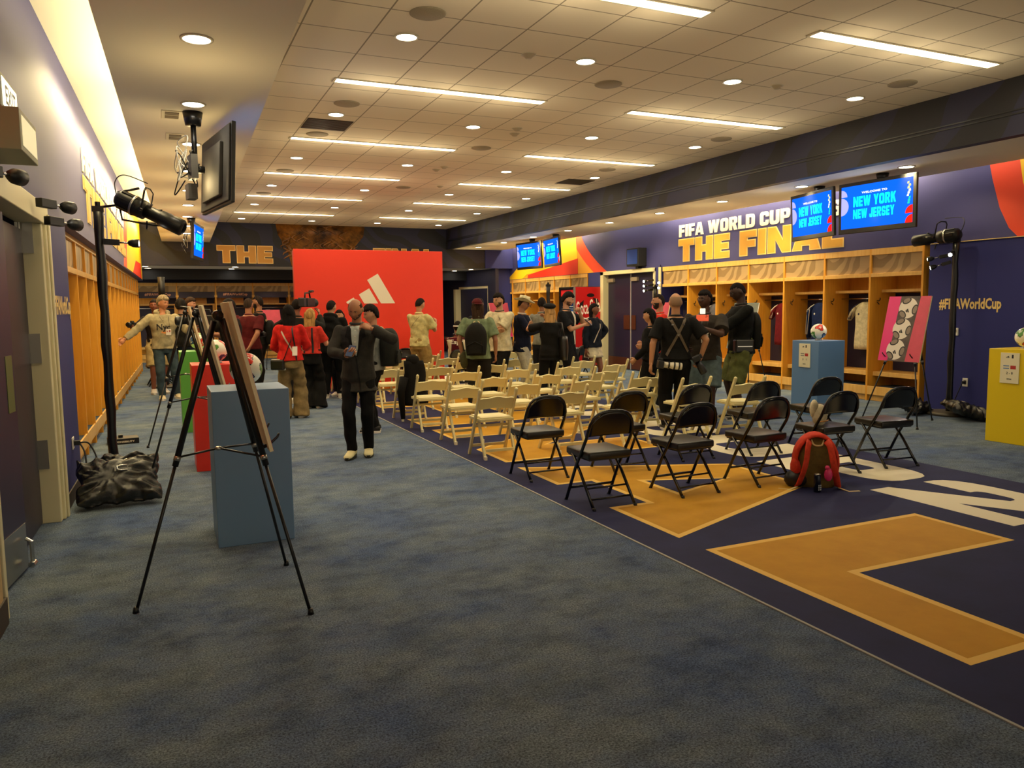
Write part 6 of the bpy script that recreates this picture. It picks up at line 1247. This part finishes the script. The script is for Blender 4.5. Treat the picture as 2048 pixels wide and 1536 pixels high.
# green tee, cap and backpack
p = person('long haired man in sage tee with maroon cap turned backwards and black backpack', 4.50, 11.18, 150, 1.70, 1.06, 'a06c4c', ('long', '2a1c12', .26), dict(c='7c8c68', sleeve='short', fit=.022, hem=.47, folds=.006), dict(c='262420', type='trousers', fit=.014), L=(.14, .02, .5), R=(-.16, -.02, .5), head=(.35, 0), vox=.010, shoe='17150f')
backpack('backpack', 'black backpack worn by the man in sage tee', wpt(p, (0, .20, .86)), math.radians(150), .32, .50, .18, '16140e', '16140e', worn=True)
def cap(pr, col, back=False, name='cap'):
    T = pr['T']; s = pr['hs']; m = MB(); rg = []
    for j in range(9):
        v = j/8*PI/2; rg.append([T @ (V((.086*math.cos(v)*math.cos(a), .105*math.cos(v)*math.sin(a), .045+.088*math.sin(v)))*s) for a in [2*PI*q/28 for q in range(28)]])
    m.loft(rg); sg = 1 if back else -1; m.loft([[T @ (V((.07*math.cos(a), sg*(.085+.075*math.sin(a)), .045-.012*math.sin(a)+dz))*s) for a in [PI*q/14 for q in range(15)]] for dz in (0, .006)]); m.build(name, cloth('cap_'+col, col), pr['root'], True)
cap(p, '5c1a1c', True)
t = thing('pouch', 'olive pouch hanging at the left side of the man in sage tee', 'bag', wpt(p, (.21, .05, .78))); m = MB(); m.sph((0, 0, 0), (.07, .05, .14), 16); m.build('bag_body', cloth('olive', '4c4a2c'), t, True); m = MB(); m.tube([(0, 0, .13), (-.02, .02, .28)], .01, 6); m.build('strap', cloth('olive', '4c4a2c'), t, True)
person('curly haired person standing behind the man with maroon cap', 5.30, 13.1, 120, 1.72, .98, 'c08c68', ('curly', '1c1410'), dict(c='22252c'), dict(c='1a1a20'), vox=.013)
# white jersey, arms crossed
p = person('man in cream jersey with arms crossed and black trousers', 5.31, 12.18, -62, 1.80, 1.12, 'b88860', ('curly', '120d0a'), dict(c='ded2aa', sleeve='short', fit=.026, hem=.47, folds=.006, collar='4a4438'), dict(c='121212', fit=.012), L=(-.07, -.135, .645), R=(.07, -.125, .665), Lh=(1, -.1, -.6), Rh=(-1, -.1, -.6), head=(0, .12), vox=.010, beard=('beard', '4a2e1e'), curl=(.3, .3), pn=((0, .7, .5), (0, .7, .5)))
for s in (-1, 1):
    for q in range(3): decal(p, 'shoulder_stripe', M('stripe_dark', '5a5548', .7), [[(s*(.09+.014*q), 1.44-.012*q), (s*(.095+.014*q), 1.44-.012*q), (s*(.145+.012*q), 1.36-.01*q), (s*(.14+.012*q), 1.36-.01*q)]], off=.006, sub=2)
p = person('man in white cowboy hat and navy jacket with orange stars', 5.74, 12.2, 58, 1.74, 1.06, 'a06c48', ('short', '1c1410'), dict(c='151a30', fit=.022, hem=.47, name='jacket', collar='d8d0c0', folds=.006), dict(c='c8c4b0', fit=.016), L=(.06, -.22, .70), R=(-.06, -.22, .72), head=(0, .22), vox=.010, glasses=True)
T_ = p['T']; s = p['hs']; m = MB(); rg = []
for r_, zz in ((.19, .058), (.165, .045), (.11, .045), (.096, .05), (.094, .10), (.086, .145), (.06, .155), (.03, .148), (.002, .145)):
    rg.append([T_ @ (V((r_*math.cos(a)*(.93 if r_ > .1 else .84), r_*math.sin(a)*(1.05), zz+(.05*abs(math.cos(a))**3 if r_ > .15 else 0)+(-.015*abs(math.sin(a)) if r_ < .07 else 0)))*s) for a in [2*PI*q/36 for q in range(36)]])
m.loft(rg); m.build('cowboy_hat', cloth('hat_straw', 'e8dcb0'), p['root'], True)
m = MB(); m.tube([T_ @ (V((.092*.84*math.cos(a), .095*1.05*math.sin(a), .062))*s) for a in [2*PI*j/24 for j in range(25)]], .008, 6); m.build('hat_band', M('hat_band', '8a744c'), p['root'], True)
star = [[(.03*math.cos(PI/2+PI*j/5)*(1 if j % 2 == 0 else .42), .03*math.sin(PI/2+PI*j/5)*(1 if j % 2 == 0 else .42)) for j in range(10)]]
for a, b in ((-.12, 1.18), (-.06, 1.10), (.05, 1.06)): decal(p, 'printed_star', M('star_orange', 'd8785c', .6), [[(a+q[0], b+q[1]) for q in star[0]]], off=.01, sub=1)
decal(p, 'white_lapel', M('lapel_white', 'd8d0b8', .7), [[(-.05, 1.43), (-.015, 1.43), (.02, .9), (-.03, .9)]], off=.007, sub=3)
person('dark haired man in grey tee turned away near the far lockers', 6.63, 13.2, 150, 1.74, 1.0, '9a6848', ('short', '120d0a'), dict(c='8c8a7c', sleeve='short'), dict(c='1c1c22'), vox=.013, L=(.1, -.2, .75), R=(-.1, -.2, .75))
# beret woman photographing
p = person('woman in black beret with long light brown hair holding up a phone', 5.74, 11.15, 165, 1.60, 1.0, 'b88058', ('long', '8a6a40', .40), dict(c='12110f', sleeve='short', fit=.02, hem=.46, folds=.005), dict(c='141414', fit=.01), fem=1, L=(.16, -.26, .80), R=(-.02, -.24, .86), Lh=(1, 0, -.5), head=(.1, 0), vox=.010)
T_ = p['T']; m = MB(); m.sph((0, 0, 0), (.105, .115, .048), 20, R=Matrix.Rotation(-.15, 3, 'X')); m.v = [T_ @ (q+V((0, .015, .085))) for q in m.v]; m.build('beret', cloth('beret_black', '0f0e0d'), p['root'], True); held_phone(p, 1, 'phone held up by the woman in the black beret', off=(0, -.05, .06), tiltx=.1)
t = thing('tote_bag', 'large black leather bag on the right shoulder of the beret woman', 'bag', wpt(p, (-.21, .05, .93)), math.radians(165)); m = MB(); rg = []
for j in range(7): v = j/6; rg.append([V(((.06+.02*math.sin(v*3))*math.cos(a), (.16-.05*v)*math.sin(a)*(1+.04*math.sin(7*a)), -.2+.38*v)) for a in [2*PI*q/24 for q in range(24)]])
m.loft(rg); m.build('bag_body', m_vin, t, True); m = MB(); m.tube([(0, -.10, .16), (.03, -.04, .40), (.03, .04, .40), (0, .10, .16)], .01, 6); m.build('strap', m_vin, t, True)
# thoughtful man
p = person('man in open black shirt over white tee touching his face before the cooler', 6.58, 12.15, 45, 1.81, 1.06, 'c08c68', ('top', '0f0b09'), dict(c='15171c', fit=.02, hem=.46, sleeve='short', name='overshirt'), dict(c='101014', type='shorts', fit=.018), R=(-.03, -.20, .70), L=(.03, -.13, .82), Lh=(.7, -.3, -.8), head=(0, .25), vox=.010, curl=(.9, .5), beard=('beard', '5a3a28'))
decal(p, 'white_tee', M('tee_white', 'ddd6c0', .8), [[(-.06, 1.50), (.06, 1.50), (.05, .92), (-.02, .92)]], off=.006, sub=4); held_phone(p, 1, 'phone in the hand of the man touching his face', off=(.03, -.06, .04), tiltx=-.8)
# woman by the vending machine
p = person('woman in navy track jacket and white ruffled skirt beside the red drinks cooler', 7.26, 12.35, 12, 1.61, .98, '7a4a30', ('long', '0e0b0a', .30), dict(c='171c28', fit=.022, hem=.52, name='track_jacket', folds=.006, high=1), dict(c='e0d4b0', type='skirt', len=.405), fem=1, L=(.12, .05, .60), Lh=(1, .1, -.2), R=(-.15, -.04, .49), head=(.55, 0), vox=.010, shoe='17150f')
decal(p, 'bag_strap', M('strap_pale', 'c8b8a0'), [[(-.10, .93), (-.085, .92), (.06, 1.26), (.045, 1.27)]], off=.008, sub=3)
# bearded man in red top
p = person('bearded man in red top in left profile near the pink poster', 6.95, 9.85, -112, 1.74, 1.05, 'b07c5c', ('buzz', '17110d'), dict(c='d83222', fit=.018), dict(c='2a3440'), L=(.1, -.15, .58), R=(-.1, -.12, .58), vox=.010, beard=('beardthick', '17110d'))
p = person('woman with black hair in black top pulling a bag near the double door', 6.32, 9.15, -150, 1.53, .98, 'b88860', ('long', '0b0a09', .16), dict(c='100f0e', fit=.014, hem=.54), dict(c='0e0e0f', fit=.01), fem=1, R=(-.20, -.10, .56), L=(.12, -.1, .55), head=(.2, .15), vox=.010, shoe='15130f')
# bald photographer
p = person('bald photographer in black tee with crossed leather harness seen from behind', 5.92, 8.04, 158, 1.72, 1.10, 'b48058', ('bald', '3a2a1c'), dict(c='131210', sleeve='short', fit=.016, hem=.53, folds=.004), dict(c='0d0d0d', fit=.012), L=(.19, .05, .50), R=(-.18, .02, .53), Lh=(.8, .5, 0), Rh=(-.8, .5, 0), vox=.0085, shoe='17150f', curl=(.6, .8), beard=('recede', '8a6a4c'))
hb = M('harness_leather', '5a4c38', .45)
decal(p, 'harness_strap', hb, [[(-.115, 1.42), (-.085, 1.44), (.15, 1.02), (.125, 1.0)]], off=.008, back=True, sub=4); decal(p, 'harness_strap', hb, [[(.115, 1.42), (.085, 1.44), (-.15, .98), (-.13, .955)]], off=.011, back=True, sub=4)
for a, b in ((-.07, 1.35), (.07, 1.35), (.0, 1.22)): decal(p, 'harness_buckle', m_chrome, [[(a-.014, b-.008), (a+.014, b-.008), (a+.014, b+.008), (a-.014, b+.008)]], off=.014, back=True, sub=0)
c = wpt(p, (.22, .13, .86)); dslr('camera with white banded telephoto lens at the left hand of the bald photographer', c, (.9, -.42, -.12), 'd8d0b8', .26, True); c = wpt(p, (-.24, .10, .92)); dslr('black camera with lens down at the right hip of the bald photographer', c, (.35, -.25, -.8), '161616', .20)
# man with orange phone
p = person('man with glasses in dark brown tee and denim shorts filming with an orange phone', 6.52, 8.22, -48, 1.75, 1.12, '4a2c1c', ('afro', '0d0908'), dict(c='37312a', sleeve='short', fit=.026, hem=.50, folds=.006), dict(c='5c6c70', type='shorts', fit=.02), R=(-.10, -.18, .60), L=(.02, -.20, .74), Lh=(1, -.1, -.9), head=(-.45, -.02), vox=.009, curl=(1.0, .5), glasses=True)
badge(p, .03, 1.10); decal(p, 'print_text', m_white, text='RETAIL', box=(-.12, 1.26, .2, .045), off=.006, sub=0); decal(p, 'print_text', m_white, text='THERAPY', box=(-.12, 1.20, .24, .045), off=.006, sub=0)
c = wpt(p, p['arms'][0][2]+V((0, -.04, .13))); t = thing('phone', 'orange cased phone with white light on top held by the man with glasses', 'phone', c, math.radians(-20)); m = MB(); m.box(-.08, .08, -.005, .005, -.04, .04); m.build('case', M('phone_orange', 'f0603a', .4, emit=.25, ecol='f0603a'), t, bevel=.006); m = MB(); m.box(-.035, .035, -.012, .0, .05, .12); m.build('clip_light', M('lamp_panel', 'f0ecd8', .4, emit=.5, ecol='f0ecd8'), t, bevel=.01)
for q in range(3): m = MB(); m.sph((.045+.014*(q % 2), -.006, .012+.012*q), .006, 8); m.build('camera_eye', m_black, t)
m = MB(); m.tube([(0, 0, -.04), (0, .01, -.14)], .01, 8); m.build('grip', m_black, t, True)
# tall man in olive shorts
p = person('tall man in black jacket and olive cargo shorts looking down at his phone', 7.28, 8.40, -112, 1.88, 1.08, '3a241a', ('buzz', '0d0908'), dict(c='11120f', fit=.022, hem=.49, name='jacket', folds=.005), dict(c='646838', type='shorts', fit=.018, to=.98, folds=.007), L=(.04, -.26, .665), R=(-.04, -.25, .655), head=(0, .38), vox=.0085, curl=(.7, .6), glasses=True, shoe='17150f', pn=((0, .3, .9), (0, .3, .9)))
held_phone(p, 0, 'phone in the hands of the tall man in olive shorts', off=(-.02, -.09, .04), tiltx=-1.0)
t = thing('camera_bag', 'black camera bag at the hip of the tall man in olive shorts', 'bag', wpt(p, (.17, -.02, 1.03)), math.radians(-112)); m = MB(); m.box(-.06, .06, -.13, .13, -.09, .09); m.build('bag_body', m_vin, t, bevel=.02); m = MB(); m.box(.061, .065, -.10, .10, -.01, .0); m.build('zip', m_chrome, t); m = MB(); m.tube([(0, .1, .08), (-.03, .12, .3), (-.12, .04, .50)], .012, 6, flat=.4); m.build('strap', m_black, t, True)
backpack('backpack', 'black technical backpack worn by the tall man in olive shorts', wpt(p, (0, .19, .98)), math.radians(-112), .28, .50, .13, '15140f', '15140f', worn=True)

bpy.data.scenes.remove(TS)
